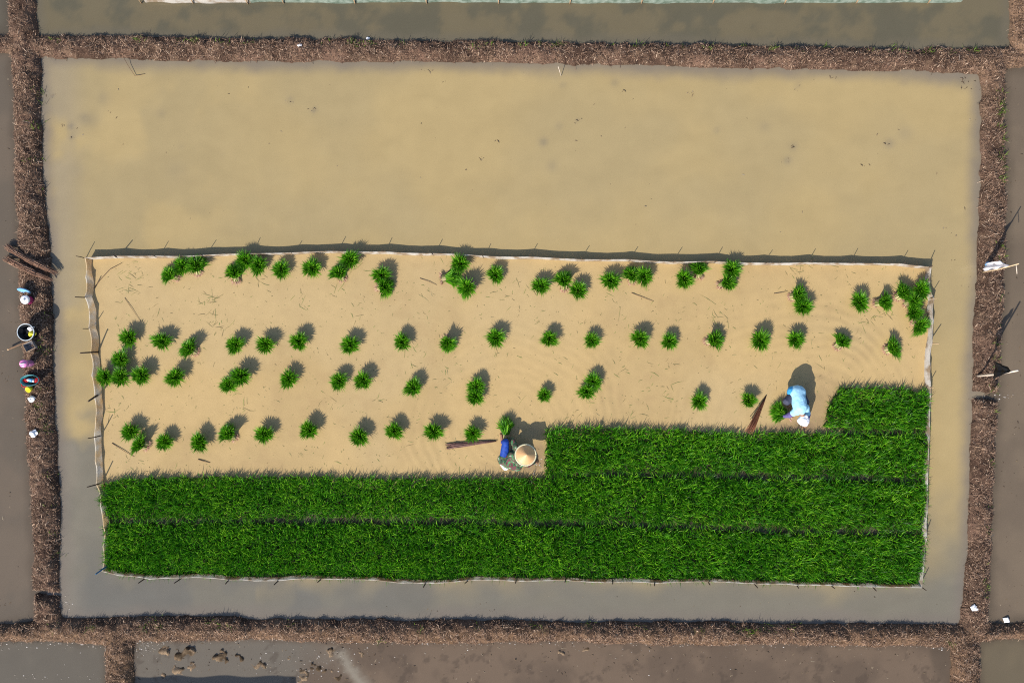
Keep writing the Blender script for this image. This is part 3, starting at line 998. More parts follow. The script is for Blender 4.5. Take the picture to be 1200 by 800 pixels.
def sheet_mesh(tops, lean, hgt, z0=-0.04, sag=0.02, seed=0, sub=8, hem=0.012, bulge=0.03, sags=None):
    """tops: world xy of the stake points along the top edge; lean: xy vector from top to base"""
    r = random.Random(seed)
    P = []
    for i in range(len(tops) - 1):
        a, b = Vector(tops[i]), Vector(tops[i + 1])
        sg = sag * r.uniform(0.3, 1.6)
        bl = bulge * r.uniform(-1, 1)
        t0 = (b - a).normalized()
        nrm = Vector((-t0.y, t0.x))
        for k in range(sub):
            t = k / sub
            w_ = 4 * t * (1 - t)
            P.append((a.lerp(b, t) + nrm * bl * w_ * 0.6, hgt - sg * w_ + r.uniform(-.004, .004), bl * w_, nrm))
    P.append((Vector(tops[-1]), hgt, 0, nrm))
    bm = bmesh.new()
    rows = []
    for p, zt, bl, nrm in P:
        col = []
        # closed profile: outer face up, rolled hem, inner face down (thickness 8 mm, hem 2.5 cm)
        prof = [(1.0, z0, 0.0), (0.55, zt * 0.45, bl), (0.12, zt * 0.9, bl * 0.4), (0.0, zt, 0)]
        th = 0.004
        for fr, z, b_ in prof:
            col.append(bm.verts.new((p.x + lean[0] * fr + nrm.x * (b_ + th), p.y + lean[1] * fr + nrm.y * (b_ + th), z)))
        for q in (0.3, 0.5, 0.7):
            an = q * math.pi
            col.append(bm.verts.new((p.x + nrm.x * hem * math.cos(an), p.y + nrm.y * hem * math.cos(an), zt + hem * math.sin(an))))
        for fr, z, b_ in prof[::-1]:
            col.append(bm.verts.new((p.x + lean[0] * fr + nrm.x * (b_ - th), p.y + lean[1] * fr + nrm.y * (b_ - th), z)))
        rows.append(col)
    for a, b in zip(rows, rows[1:]):
        for k in range(len(a) - 1):
            bm.faces.new((a[k], a[k + 1], b[k + 1], b[k]))
    return bm


def fence(label, pts, stakes, lean, m, hgt=FH, stake_m='stake', seed=1, rad=0.013, hem=0.012, sag=0.02, bulge=0.03, sub=8):
    tops = [at(p[0], p[1], hgt).xy for p in pts]
    b0 = at(*pts[0])
    root = empty('plastic_fence', (b0.x, b0.y, 0), 0, label, 'fence', 'low sheet fences round the seedling nursery')
    bm_obj('sheet', sheet_mesh(tops, lean, hgt, seed=seed, hem=hem, sag=sag, bulge=bulge, sub=sub), m, root, True, True)
    r = random.Random(seed)
    for s in stakes:
        # (base px, base py, top px, top py, top z[, radius, material])
        bx, by, tx, ty, tz = s[:5]
        rr = s[5] if len(s) > 5 else rad * r.uniform(0.8, 1.15)
        mm = s[6] if len(s) > 6 else stake_m
        a, b = at(bx, by, 0.0), at(tx, ty, tz)
        a.z = -0.06
        mid = a.lerp(b, 0.55) + Vector((r.uniform(-.008, .008), r.uniform(-.008, .008), 0))
        tube('stake', [a, mid, b], [rr, rr * 0.95, rr * 0.8], M[mm], root, 7, True)
    return root


r0 = random.Random(5)
st = []
for px_, py_ in FTOP[2:-1]:
    st.append((px_ + 0.3, py_ + 2.5, px_ + (px_ - 600) * 0.021 + r0.uniform(-2, 2), py_ - 1.5 + r0.uniform(-1.5, 1), r0.uniform(.28, .37), .009))
st.append((101, 303, 89, 300, 0.36, .010))
st.append((138, 302, 133, 299, 0.38))
fence('long white plastic sheet fence on thin stakes along the top of the nursery', FTOP, st, (0.0, -0.035), M['sheet'], seed=3, hem=0.012, sag=0.022, bulge=0.02)
st = [(107, 348, 88, 348, .52, .014), (109, 384.5, 97, 385, .42, .011), (117, 412, 94, 413.5, .55, .019), (118, 459.5, 103.5, 470, .45, .024), (119, 510, 103, 513.5, .50, .013), (121, 565, 102, 570.5, .52, .016), (128, 618, 119, 618, .30, .012, 'palestake'), (131, 659.5, 112, 672.5, .50, .020, 'bluestake')]
fence('tan stained plastic sheet fence at the left end of the nursery', FLEFT, st, (0.085, 0.0), M['sheetstained'], seed=4, hem=0.020, sag=0.05, bulge=0.05)
st = [(1088, 350, 1098, 349.5, .42, .010, 'palestake'), (1087, 403, 1100, 402.5, .44, .014, 'palestake'), (1086, 454.5, 1094.5, 454, .36, .011, 'palestake'), (1084, 629.5, 1088.5, 631, .36, .011, 'palestake'), (1077, 686, 1085.5, 691.5, .40, .012), (1086, 314.5, 1093, 311, .38, .012)]
fence('pale plastic sheet fence closing the right end of the nursery', FRIGHT, st, (-0.05, 0.0), M['sheet'], seed=5, hem=0.016, sag=0.03)
st = []
for tx, ty, dx, dy in ((162, 683, 7, -5), (204, 683, 10, -7), (264, 684, 6, -6), (321, 685, 9, -8), (372, 682, 7, -5), (496, 688, 4, -6), (545, 683, 6, -5), (604, 683, 1.5, -4), (662, 682, 3, -7), (718, 684, 0, -6), (767, 686, 0.5, -6), (832, 685, -3, -5), (888, 688.5, -4, -5), (936, 689, -3, -5), (978, 689, -5, -5), (1027, 692, -4, -5)):
    st.append((tx + dx, ty + dy, tx, ty, 0.36, .015))
fence('white plastic sheet edge holding in the green seedlings along the nursery bottom', FBOT, st, (0.0, 0.03), M['sheet'], seed=6, hem=0.013, sag=0.03, hgt=0.20)
# next nursery's net fence at the very top
pts = [(165, 3), (196, 4), (226, 3.2), (255, 3.4)] + [(x_, 3.2 + 0.25 * math.sin(x_)) for x_ in range(290, 1120, 42)] + [(1133, 2.5)]
for nm, seg, mm, lab in (('a', pts[:5], 'sheet', 'white plastic sheet fence at the top edge, left of the green netting'), ('b', pts[4:], 'net', 'pale green net fence along the top edge of the photo')):
    st = []
    for x_, y_ in seg[(0 if nm == 'a' else 1)::2]:
        st.append((x_, y_ + 1.0, x_ + (x_ - 600) * 0.008, y_ - 5, 0.34, .016, 'palestake'))
    root = fence(lab, [(x_, y_ - 7.0) for x_, y_ in seg], st, (0.0, -0.04), M[mm], seed=8, hgt=0.24, hem=0.010, sag=0.02)
    root['group'] = 'low fences at the top edge'

# ------------------------------------------------------------------ straw, weeds, loose blades, debris (nobody could count them)


def scatter_straw(N):
    r = np.random.default_rng(77)
    x = r.uniform(-13.0, 13.0, N * 9)
    y = r.uniform(-9.0, 9.0, N * 9)
    i = np.clip(((x - GX0) / (GX1 - GX0) * (len(gxs) - 1)).round().astype(int), 0, len(gxs) - 1)
    j = np.clip(((y - GY0) / (GY1 - GY0) * (len(gys) - 1)).round().astype(int), 0, len(gys) - 1)
    s, z = TS[j, i], TZ[j, i]
    dens = fbm(x, y, 0.45, 78, 3)
    k = (s > -0.01) & (z > 0.006) & (r.random(N * 9) < 0.35 + 0.65 * sstep(0.3, 0.6, dens))
    x, y, z = x[k][:N], y[k][:N], z[k][:N]
    n = len(x)
    L = r.gamma(2.6, 0.021, n).clip(0.015, 0.22)
    a = r.uniform(0, 2 * math.pi, n)
    # on side bunds many straws lie slanting down-left/up-right like the mown grass
    d = np.stack([np.cos(a) * L, np.sin(a) * L, np.abs(r.normal(0.0, 0.55, n)) * L], -1)
    b = np.stack([x, y, z + 0.012], -1) - d * 0.5
    t = b + d
    b[:, 2] = np.maximum(b[:, 2], z - 0.01)
    bow = np.stack([r.normal(0, .006, n), r.normal(0, .006, n), 0.008 + 0 * x], -1)
    V, F = blades(b, t, bow, r.uniform(0.005, 0.011, n), a + math.pi / 2 + r.normal(0, .5, n), 0.5)
    o = link('straw', np_mesh('straw', V, F), M['straw'])
    tag(o, 'dry brown straw and mown stalks littering the earth bunds', 'straw', None, 'stuff')


scatter_straw(190000)


def scatter_weeds():
    r = np.random.default_rng(88)
    spots = [(633, 51), (648, 51), (970, 54), (1050, 53), (1134, 58), (1172, 150), (1175, 170), (1176, 128), (1176, 195), (1157, 690), (1155, 683), (1156, 697), (446, 749), (1113, 752), (46, 108), (49, 120), (492, 735), (560, 733), (750, 733), (628, 732), (48, 475), (52, 455), (900, 733), (1168, 120), (873, 54), (905, 56), (835, 54), (1178, 182)]
    for _ in range(34):
        x_ = r.uniform(60, 1180)
        spots.append((x_, float(ip(x_, TOPB[0])) + r.uniform(2, 6)))
    for _ in range(22):
        x_ = r.uniform(40, 1150)
        spots.append((x_, float(ip(x_, BOTB[0])) + r.uniform(3, 12)))
    for _ in range(24):
        y_ = r.uniform(95, 690)
        spots.append((float(ip(y_, RIGB[1])) - r.uniform(1, 5), y_))
    for _ in range(16):
        y_ = r.uniform(95, 690)
        spots.append((float(ip(y_, LEFB[1])) - r.uniform(3, 12), y_))
    B_, T_ = [], []
    for sx, sy in spots:
        p = at(sx, sy, 0.1)
        for _ in range(r.integers(4, 16)):
            x, y = p.x + r.normal(0, .07), p.y + r.normal(0, .035)
            z = max(ground_z(x, y), 0)
            a = r.uniform(0, 6.28)
            l = r.uniform(.04, .12)
            B_.append((x, y, z))
            T_.append((x + math.cos(a) * l, y + math.sin(a) * l, z + r.uniform(.05, .13)))
    B_, T_ = np.array(B_), np.array(T_)
    n = len(B_)
    V, F = blades(B_, T_, np.tile((0, 0, .02), (n, 1)), r.uniform(.008, .014, n), r.uniform(0, 6.28, n))
    tag(link('grass', np_mesh('grass', V, F), M['weed']), 'small green grass sprigs along the bund edges', 'grass', None, 'stuff')


scatter_weeds()


def scatter_loose():
    r = np.random.default_rng(99)
    B_, T_ = [], []
    spots = [(155, 312, 10), (165, 325, 8), (150, 338, 14), (245, 350, 16), (250, 375, 16), (262, 384, 14), (185, 370, 8), (310, 330, 8), (355, 350, 6), (385, 345, 4), (420, 368, 6), (430, 304, 6), (500, 372, 5), (515, 305, 5), (495, 340, 6), (615, 345, 5), (580, 350, 5), (712, 350, 8), (735, 378, 5),
             (660, 420, 5), (780, 425, 6), (835, 370, 8), (852, 374, 6), (942, 315, 10), (935, 322, 6), (995, 312, 6), (1020, 372, 14), (1035, 365, 10), (1010, 385, 5), (950, 398, 10), (905, 412, 6), (770, 450, 8), (785, 462, 10), (760, 475, 6), (720, 432, 8), (740, 490, 5), (485, 420, 5), (490, 412, 4), (533, 428, 4),
             (520, 440, 4), (440, 470, 5), (517, 458, 6), (135, 480, 8), (130, 490, 6), (160, 545, 8), (205, 552, 4), (280, 475, 6), (290, 482, 5), (345, 530, 4), (390, 478, 5), (470, 525, 4), (535, 548, 4), (585, 410, 10), (1050, 330, 4), (960, 430, 4), (870, 450, 3), (610, 470, 3), (670, 485, 5), (690, 475, 4)]
    for sx, sy, k in spots:
        base = r.uniform(0, 6.28)
        for _ in range(k):
            p = at(sx + r.normal(0, 7), sy + r.normal(0, 6), BZ)
            a = base + r.normal(0, 0.8)
            l = r.gamma(3, 0.045)
            B_.append((p.x, p.y, BZ + .004 + r.uniform(0, .004)))
            T_.append((p.x + math.cos(a) * l, p.y + math.sin(a) * l, BZ + .004 + r.uniform(0, .006)))
    for _ in range(1500):
        p = at(r.uniform(125, 1080), r.uniform(312, 552), BZ)
        a = r.uniform(0, 6.28)
        l = r.gamma(2, 0.022)
        B_.append((p.x, p.y, BZ + .005))
        T_.append((p.x + math.cos(a) * l, p.y + math.sin(a) * l, BZ + .006))
    B_, T_ = np.array(B_), np.array(T_)
    n = len(B_)
    ang = np.arctan2((T_ - B_)[:, 1], (T_ - B_)[:, 0])
    bow = np.stack([r.normal(0, .012, n), r.normal(0, .012, n), 0.001 + np.zeros(n)], -1)
    V, F = blades(B_, T_, bow, r.uniform(.005, .010, n), ang + math.pi / 2)
    tag(link('loose_blades', np_mesh('loose_blades', V, F), M['loose']), 'stray rice blades and rootlets scattered over the tan silt', 'loose blades', None, 'stuff')


scatter_loose()


def scatter_debris():
    r = np.random.default_rng(111)
    V, F = [], []
    spots = [(368, 129, 8), (340, 118, 5), (581, 166, 5), (565, 184, 3), (563, 186, 3), (731, 107, 5), (809, 108, 8), (676, 141, 5), (977, 90, 6), (934, 104, 4), (1127, 93, 14), (1130, 103, 8), (1139, 95, 4), (1140, 140, 3), (1042, 169, 4), (1015, 194, 3), (930, 172, 4), (923, 188, 4), (62, 112, 4), (76, 149, 3), (84, 161, 3),
             (134, 137, 3), (127, 131, 3), (500, 82, 4), (505, 83, 3), (522, 94, 2), (620, 85, 2), (1119, 275, 3), (1109, 268, 3), (1129, 325, 3), (1131, 336, 3), (1115, 305, 2), (510, 714, 4), (577, 714, 6), (566, 706, 4), (465, 719, 3)]
    for sx, sy, k in spots:
        for _ in range(k):
            V.append((sx + r.normal(0, 3.0), sy + r.normal(0, 1.6), r.uniform(.008, .03), 0))
    for _ in range(900):
        V.append((r.uniform(160, 1110), 753 + abs(r.normal(0, 30)), r.gamma(2, .008), 1))
    for _ in range(120):
        V.append((r.uniform(55, 1140), r.uniform(90, 280), r.gamma(2, .006), 0))
    for _ in range(60):
        V.append((r.uniform(75, 1120), r.uniform(690, 715), r.gamma(2, .006), 0))
    for _ in range(140):
        V.append((r.uniform(0, 22), r.uniform(80, 715), r.gamma(2, .006), 0))
        V.append((r.uniform(1172, 1200), r.uniform(90, 722), r.gamma(2, .007), 0))
    W, Q = [], []
    for sx, sy, sz, kk in V:
        sz = min(sz, .026)
        p = at(sx, sy, 0)
        a = r.uniform(0, 6.28)
        el = r.uniform(1, 3.2)
        ca, sa = math.cos(a), math.sin(a)
        b = len(W)
        ht = sz * r.uniform(.3, .9)
        for qx, qy in ((-el, -.6), (el * .6, -1), (el, .5), (-el * .5, 1)):
            x, y = qx * sz * r.uniform(.7, 1.2), qy * sz * .7 * r.uniform(.6, 1.2)
            W.append((p.x + x * ca - y * sa, p.y + x * sa + y * ca, -0.01))
        W.append((p.x, p.y, ht))
        for k in range(4):
            Q.append((b + k, b + (k + 1) % 4, b + 4))
    tag(link('debris', np_mesh('debris', np.array(W), [np.array(Q)]), M['debris']), 'dark bits of mud and plant litter floating in the paddies', 'debris', None, 'stuff')


scatter_debris()


def scatter_foam():
    r = np.random.default_rng(131)
    V = []
    for _ in range(420):
        x = r.uniform(0, 1110)
        V.append((x, float(ip(x, BOTB[1])) + r.normal(1.0, 1.6) + (r.gamma(1, 8) if r.random() < .3 else 0)))
    for _ in range(160):
        V.append((r.normal(365, 30), r.normal(778, 12)))
    for _ in range(60):
        V.append((r.normal(170, 6), r.normal(760, 5)))
    for _ in range(40):
        V.append((r.normal(78, 4), r.normal(707, 4)))
    for _ in range(60):
        V.append((r.uniform(0, 120), r.choice([758, 793]) + r.normal(0, 2)))
    for _ in range(40):
        V.append((r.normal(1172, 8), r.normal(463, 4)))
    for _ in range(40):
        V.append((r.normal(627, 7), r.normal(545, 5)))  # specks drawn pale in place of the water reflection beside the worker
    W, Q = [], []
    for sx, sy in V:
        p = at(sx, sy, 0)
        z = max(ground_z(p.x, p.y), 0.0)
        if 560 < sx < 640 and sy < 560:
            z = BZ
        sz = min(r.gamma(2, .0042), .018)
        b = len(W)
        for qx, qy in ((-1, -.6), (.6, -1), (1, .5), (-.5, 1)):
            W.append((p.x + qx * sz, p.y + qy * sz * .7, z + .003))
        W.append((p.x, p.y, z + .004 + sz * .5))
        for k in range(4):
            Q.append((b + k, b + (k + 1) % 4, b + 4))
    m_ = island_mat('foam', [(0.0, (0.18, 0.15, 0.12)), (0.6, (0.34, 0.30, 0.26)), (1.0, (0.62, 0.58, 0.55))], rough=0.4)
    tag(link('foam', np_mesh('foam', np.array(W), [np.array(Q)]), m_), 'pale froth and wet specks along the edges of the bottom bund', 'foam', None, 'stuff')


scatter_foam()

# ------------------------------------------------------------------ bundles of twigs and strips


def stick_bundle(name, label, cat, p0, p1, r0, r1, n, m, seed, tie=None, group=None, thick=0.006, bend=0.03, flat=1.0, arch=0.0):
    r = random.Random(seed)
    p0, p1 = Vector(p0), Vector(p1)
    d = (p1 - p0)
    u = d.normalized().cross(Vector((0, 0, 1))).normalized()
    v = u.cross(d.normalized()).normalized()
    root = empty(name, p0.lerp(p1, .5), 0, label, cat, group)
    bm = bmesh.new()
    for _ in range(n):
        a, q = r.uniform(0, 6.28), math.sqrt(r.random())
        o = u * math.cos(a) * q + v * math.sin(a) * q * flat
        t0, t1 = r.uniform(-.06, .16), 1 + r.uniform(-.16, .06)
        pts = []
        for k in range(5):
            t = t0 + (t1 - t0) * k / 4
            rr = r0 * (1 - t) + r1 * t
            pts.append(p0 + d * t + o * rr + Vector((0, 0, arch * 4 * t * (1 - t))) + u * r.uniform(-bend, bend) * rr * 2 + v * r.uniform(-bend, bend) * rr)
        th = thick * r.uniform(.6, 1.3)
        tube_into(bm, pts, [th, th, th * .9, th * .8, th * .5], 5)
    bm_obj('sticks', bm, m, root, True, True)
    if tie:
        for t in tie:
            rr = (r0 * (1 - t) + r1 * t) * 1.04 + .004
            c_ = p0 + d * t + Vector((0, 0, arch * 4 * t * (1 - t)))
            tube('tie', [c_ + (u * math.cos(k / 16 * 6.2832) + v * math.sin(k / 16 * 6.2832) * flat) * rr for k in range(17)], .006, M['straw'], root, 6, True)
    return root


stick_bundle('twig_bundle', 'upper of two brown twig bundles lying across the left bund', 'twig bundle', at(8, 289, .10), at(64, 319, .12), .06, .05, 90, M['twigs'], 1, (.3, .75), 'twig bundles on the left bund', bend=.25, arch=.13)
stick_bundle('twig_bundle', 'lower of two brown twig bundles lying across the left bund', 'twig bundle', at(7, 302.5, .10), at(58, 327, .13), .065, .045, 90, M['twigs'], 2, (.3, .75), 'twig bundles on the left bund', bend=.25, arch=.13)
stick_bundle('strip_bundle', 'purplish brown bundle of binding strips lying in mud left of the conical hat', 'strip bundle', at(525, 522.5, .05), at(580, 516.5, .045), .072, .022, 40, M['purpletwigs'], 3, (.55,), thick=.008, flat=.35, bend=.1)
stick_bundle('strip_bundle', 'reddish brown bundle of binding strips leaning out of the green seedlings', 'strip bundle', at(878, 506, .30), at(897, 465, .05), .095, .014, 45, M['redtwigs'], 4, (.62,), thick=.008, flat=.4, bend=.08)

# single twigs in the water
def twig(label, pts, rad=.01, m='stake', group=None):
    P = [at(*p) for p in pts]
    o = tube('twig', [p for p in P], [rad * .62] + [rad * .55] * (len(P) - 2) + [rad * .3], M[m], None, 6)
    return tag(o, label, 'twig', group)


twig('thin bent brown twig in the water at the top left corner of the big paddy', [(145, 68, .10), (150, 77, .06), (158, 89, .03), (164, 88, .02), (170, 86.5, .01)], .010, 'wood')
twig('short white stick standing tilted in the water beside the top bund', [(657.5, 89, .02), (656, 84, .18), (654, 78, .38)], .013, 'palepole')
twig('long thin branch lying on the silt in the top left corner of the nursery', [(108, 340, .03), (117, 328, .04), (128, 316, .05), (143, 308, .04)], .012, 'wood')
twig('thin straight stem on the silt right of the left fence, upper half', [(146, 349, .03), (154, 361, .04), (165, 377, .03)], .008, 'wood')
twig('forked dark twig lying on the silt below the paired top bundles', [(740, 343, .03), (752, 348, .04), (766, 353, .03)], .010, 'wood')
twig('dark bent twig on the silt near the left fence, above the green strip', [(131, 519, .03), (145, 528, .04), (157, 535, .03)], .012, 'wood')
twig('short thick dark twig on the silt just above the green strip, left', [(232, 538, .03), (238, 540, .04), (246, 542, .03)], .016, 'wood')
twig('thin crooked twig left of the flat lying bundle under the top fence', [(492, 326, .03), (503, 330, .04), (512, 334, .03)], .009, 'wood')
twig('reddish twig lying alone on the silt left of the two rightmost tall bundles', [(907, 344, .03), (915, 343, .04), (923, 341, .03)], .010, 'wood')

# ------------------------------------------------------------------ flags on the right bund


def flag(label, base_px, top_px, topz, cm, pm, outline, seed, rp, thick=0.006, nu=26, nv=12, off=0.0):
    a = at(base_px[0], base_px[1], 0.0)
    a.z = 0.03
    b = at(top_px[0], top_px[1], topz)
    root = empty('flag', a, 0, label, 'flag', 'flags on poles on the right bund')
    mid = a.lerp(b, .5) + Vector((0.0, -0.015, 0.0))
    tube('pole', [a - Vector((0, 0, .15)), mid, b], [rp, rp * .9, rp * .7], M[pm], root, 8, True)
    r = random.Random(seed)
    ph = [r.uniform(0, 6.28) for _ in range(6)]
    bm = bmesh.new()
    layers = []
    for side in (0, 1):
        rows = []
        for i in range(nu + 1):
            t = i / nu
            lo, hi, tt = outline(t)
            P = a.lerp(b, tt)
            row = []
            for j in range(nv + 1):
                q = j / nv
                wv = lo + (hi - lo) * q
                fold = .022 * math.sin(7 * q + ph[0] + 4 * t) * (0.3 + q) + .008 * math.sin(21 * q + 7 * t + ph[1]) + .015 * math.sin(17 * t + ph[2])
                nrm = Vector((1, .1, .1))
                row.append(bm.verts.new(P + Vector((0.10, 1, 0.05)) * wv + nrm * (fold + off + (thick if side else 0)) + Vector((0, 0, -.06 * q * q))))
            rows.append(row)
        layers.append(rows)
        for i in range(nu):
            for j in range(nv):
                f = (rows[i][j], rows[i + 1][j], rows[i + 1][j + 1], rows[i][j + 1])
                bm.faces.new(f if side else f[::-1])
    A, B_ = layers
    edge = [(0, j) for j in range(nv)] + [(i, nv) for i in range(nu)] + [(nu, j) for j in range(nv, 0, -1)] + [(i, 0) for i in range(nu, 0, -1)]
    for k in range(len(edge)):
        i0, j0 = edge[k]
        i1, j1 = edge[(k + 1) % len(edge)]
        bm.faces.new((A[i0][j0], A[i1][j1], B_[i1][j1], B_[i0][j0]))
    bm_obj('flag_cloth', bm, M[cm], root, True, True)
    return root, a, b


def white_outline(t):
    tt = 0.06 + 0.72 * t
    hi = 0.16 + 0.03 * math.sin(5 * t) if t < .62 else 0.19 - (t - .62) / .38 * 0.17
    lo = -0.005
    return lo, max(hi, 0.015), tt


def black_outline(t):
    tt = 0.50 + 0.42 * t
    return -0.13 * (1 - t) * (1 - .4 * t), 0.28 * (1 - t) ** .75 + 0.015, tt


fr, fa, fb = flag('white cloth flag hanging on a bamboo pole on the right bund', (1149, 319.5), (1194, 309), 1.42, 'whitecloth', 'bamboo', white_outline, 4, .018)
q = fa.lerp(fb, .93)
tube('cross_twig', [q, q + Vector((.035, -.10, -.03)), q + Vector((.06, -.20, -.06))], .008, M['palepole'], fr, 6, True)
flag('black plastic flag on a pale peeled pole on the right bund', (1144, 441), (1193, 434), 1.50, 'blackplastic', 'palepole', black_outline, 9, .027, off=-.06)
o = crumple('rag', (.05, .06, .04), M['skyblue'], 31)
p = at(1157, 310, .15)
o.location = (p.x, p.y, ground_z(p.x, p.y) + .02)
tag(o, 'small blue rag on the right bund at the foot of the white flag', 'rag')

# ------------------------------------------------------------------ belongings on the left bund


def on_bund(px, py, h=0.0):
    """standing point whose top, h above the ground there, is seen at px, py"""
    z = 0.1
    for _ in range(4):
        p = at(px, py, z + h)
        z = max(ground_z(p.x, p.y), 0.0)
    return Vector((p.x, p.y, z))


# blue tray standing on edge
p = on_bund(28.5, 340, .1)
t = empty('tray', p + Vector((0, 0, .11)), 0, 'light blue oval tray propped on its edge on the left bund', 'tray')
t.rotation_euler = (math.radians(68), 0, math.radians(-10))
lathe('dish', [(0, 0), (.125, 0), (.145, .025), (.150, .025), (.128, -.006), (0, -.006)], M['skyblue'], t, 36, 1.0, .8)
# jar with white lid
p = on_bund(28, 351, .24)
t = empty('food_jar', p - Vector((0, 0, .02)), 0, 'pink lidded food jar with a round white top beside the blue tray', 'jar')
lathe('body', [(0, 0), (.085, 0), (.092, .02), (.092, .19), (.085, .20), (0, .20)], M['crimson'], t)
lid = lathe('lid', [(.093, .185), (.099, .19), (.099, .235), (.085, .25), (.03, .255), (0, .255)], M['whitebag'], t)
lathe('knob', [(.026, .25), (.026, .272), (.018, .278), (0, .278)], M['rim'], lid, 20)
# bucket
p = on_bund(30, 389, .24)
BK = p - Vector((0, 0, .01))
t = empty('bucket', BK, 0, 'big round black bucket with a pale rim on the left bund', 'bucket')
lathe('shell', [(0, .01), (.135, .01), (.185, .25), (.192, .25), (.142, 0), (0, 0)], M['blackplastic'], t, 40)
bm = bmesh.new()
tube_into(bm, [(.19 * math.cos(k / 40 * 6.2832), .19 * math.sin(k / 40 * 6.2832), .252) for k in range(41)], .010, 8)
bm_obj('rim', bm, M['rim'], t)
bm = bmesh.new()
tube_into(bm, [(-.19, .06, .24), (-.215, .03, .18), (-.215, -.03, .16), (-.19, -.08, .24)], .008, 6)
bm_obj('handle', bm, M['teal'], t)
o = crumple('plastic_bag', (.07, .05, .05), M['whitebag'], 41)
o.location = BK + Vector((.065, .075, .15))
tag(o, 'crumpled white bag inside the black bucket', 'bag')
o = crumple('glove', (.08, .065, .05), M['yellow'], 43)
o.location = BK + Vector((.07, -.045, .14))
tag(o, 'crumpled yellow cloth inside the black bucket', 'cloth')
o = crumple('dark_cloth', (.12, .12, .05), M['blackplastic'], 44)
o.location = BK + Vector((-.01, .0, .10))
tag(o, 'dark cloth at the bottom of the black bucket', 'cloth')
# tool with a wooden handle
a, b = at(10.5, 409, .10), at(42, 396, .27)
t = empty('hand_tool', a, 0, 'brown wooden tool handle with a pale tip lying below the black bucket', 'tool')
tube('handle', [a, a.lerp(b, .5), b], [.018, .016, .018], M['wood'], t, 8, True)
tube('tip', [a - (b - a).normalized() * .04, a + (b - a).normalized() * .01], [.02, .021], M['palestake'], t, 8, True)
# grey open box
p = on_bund(34.5, 405.5, .1)
t = empty('plastic_box', p, math.radians(28), 'small open grey box with a pale rim below the black bucket', 'box')


def open_box(w_, d_, h_, th):
    bm = bmesh.new()

    def ring(x, y, z):
        return [bm.verts.new(c_) for c_ in ((-x, -y, z), (x, -y, z), (x, y, z), (-x, y, z))]
    rs = [ring(w_ * .85, d_ * .85, 0), ring(w_, d_, h_), ring(w_ - th, d_ - th, h_), ring(w_ * .85 - th, d_ * .85 - th, th)]
    bm.faces.new(rs[0][::-1])
    for a_, b_ in zip(rs, rs[1:]):
        for k in range(4):
            bm.faces.new((a_[k], a_[(k + 1) % 4], b_[(k + 1) % 4], b_[k]))
    bm.faces.new(rs[-1])
    return bm


bm_obj('shell', open_box(.115, .095, .12, .008), M['greybox'], t, False)
bm = bmesh.new()
tube_into(bm, [(-.115, -.095, .122), (.115, -.095, .122), (.115, .095, .122), (-.115, .095, .122), (-.115, -.095, .122)], .007, 6)
bm_obj('rim', bm, M['palestake'], t, False)
# pink jug
p = on_bund(26.5, 426, .33)
t = empty('water_jug', p - Vector((0, 0, .03)), math.radians(8), 'tall mauve water jug with a bright pink lid on the left bund', 'jug')
lathe('body', [(0, 0), (.072, 0), (.078, .02), (.078, .28), (.066, .30), (0, .30)], M['mauve'], t, 28)
lid = lathe('lid', [(.07, .29), (.088, .30), (.088, .345), (.07, .365), (.02, .37), (0, .37)], M['pink'], t, 28)
bm = bmesh.new()
tube_into(bm, [(-.06, .0, .365), (-.045, 0, .39), (.0, 0, .398), (.045, 0, .39), (.06, 0, .365)], .011, 7)
bm_obj('carry_loop', bm, M['whitebag'], lid)
bm = bmesh.new()
tube_into(bm, [(.07, -.03, .26), (.115, -.035, .24), (.12, -.035, .12), (.072, -.03, .08)], .009, 7)
bm_obj('handle', bm, M['pink'], t)
# teal basin
p = on_bund(34.5, 445.5, .14)
TB = Vector((p.x, p.y, p.z))
t = empty('basin', TB, math.radians(4), 'oval teal basin with red things inside on the left bund', 'basin')
lathe('shell', [(0, .012), (.75, .012), (1.0, .15), (1.06, .15), (.80, 0), (0, 0)], M['teal'], t, 40, .205, .125)
bm = bmesh.new()
tube_into(bm, [(-.19, -.05, .14), (-.20, -.12, .12), (-.14, -.15, .11), (-.08, -.125, .13)], .012, 7)
bm_obj('handle', bm, M['red'], t)
for dx, sd_ in ((-.125, 51), (.125, 53)):
    o = crumple('red_cloth', (.055, .05, .045), M['red'], sd_)
    o.location = TB + Vector((dx, 0, .065))
    tag(o, ('folded red cloth at the left end of the teal basin' if dx < 0 else 'folded red cloth at the right end of the teal basin'), 'cloth', 'red cloths in the teal basin')
p = TB + Vector((.0, 0, .10))
t = empty('drink_bottle', p, math.radians(-8), 'small white and blue bottle with a red cap lying in the teal basin', 'bottle')
b_ = lathe('body', [(0, -.09), (.034, -.09), (.038, -.08), (.038, .05), (.02, .075), (.016, .09), (0, .09)], M['rim'], t, 20)
c_ = lathe('cap', [(0, .122), (.021, .122), (.022, .085), (0, .085)], M['red'], t, 20)
l_ = lathe('label_band', [(.0385, -.05), (.0395, -.05), (.0395, .03), (.0385, .03)], M['skyblue'], t, 20)
t.rotation_euler = (0, math.radians(-82), math.radians(-10))
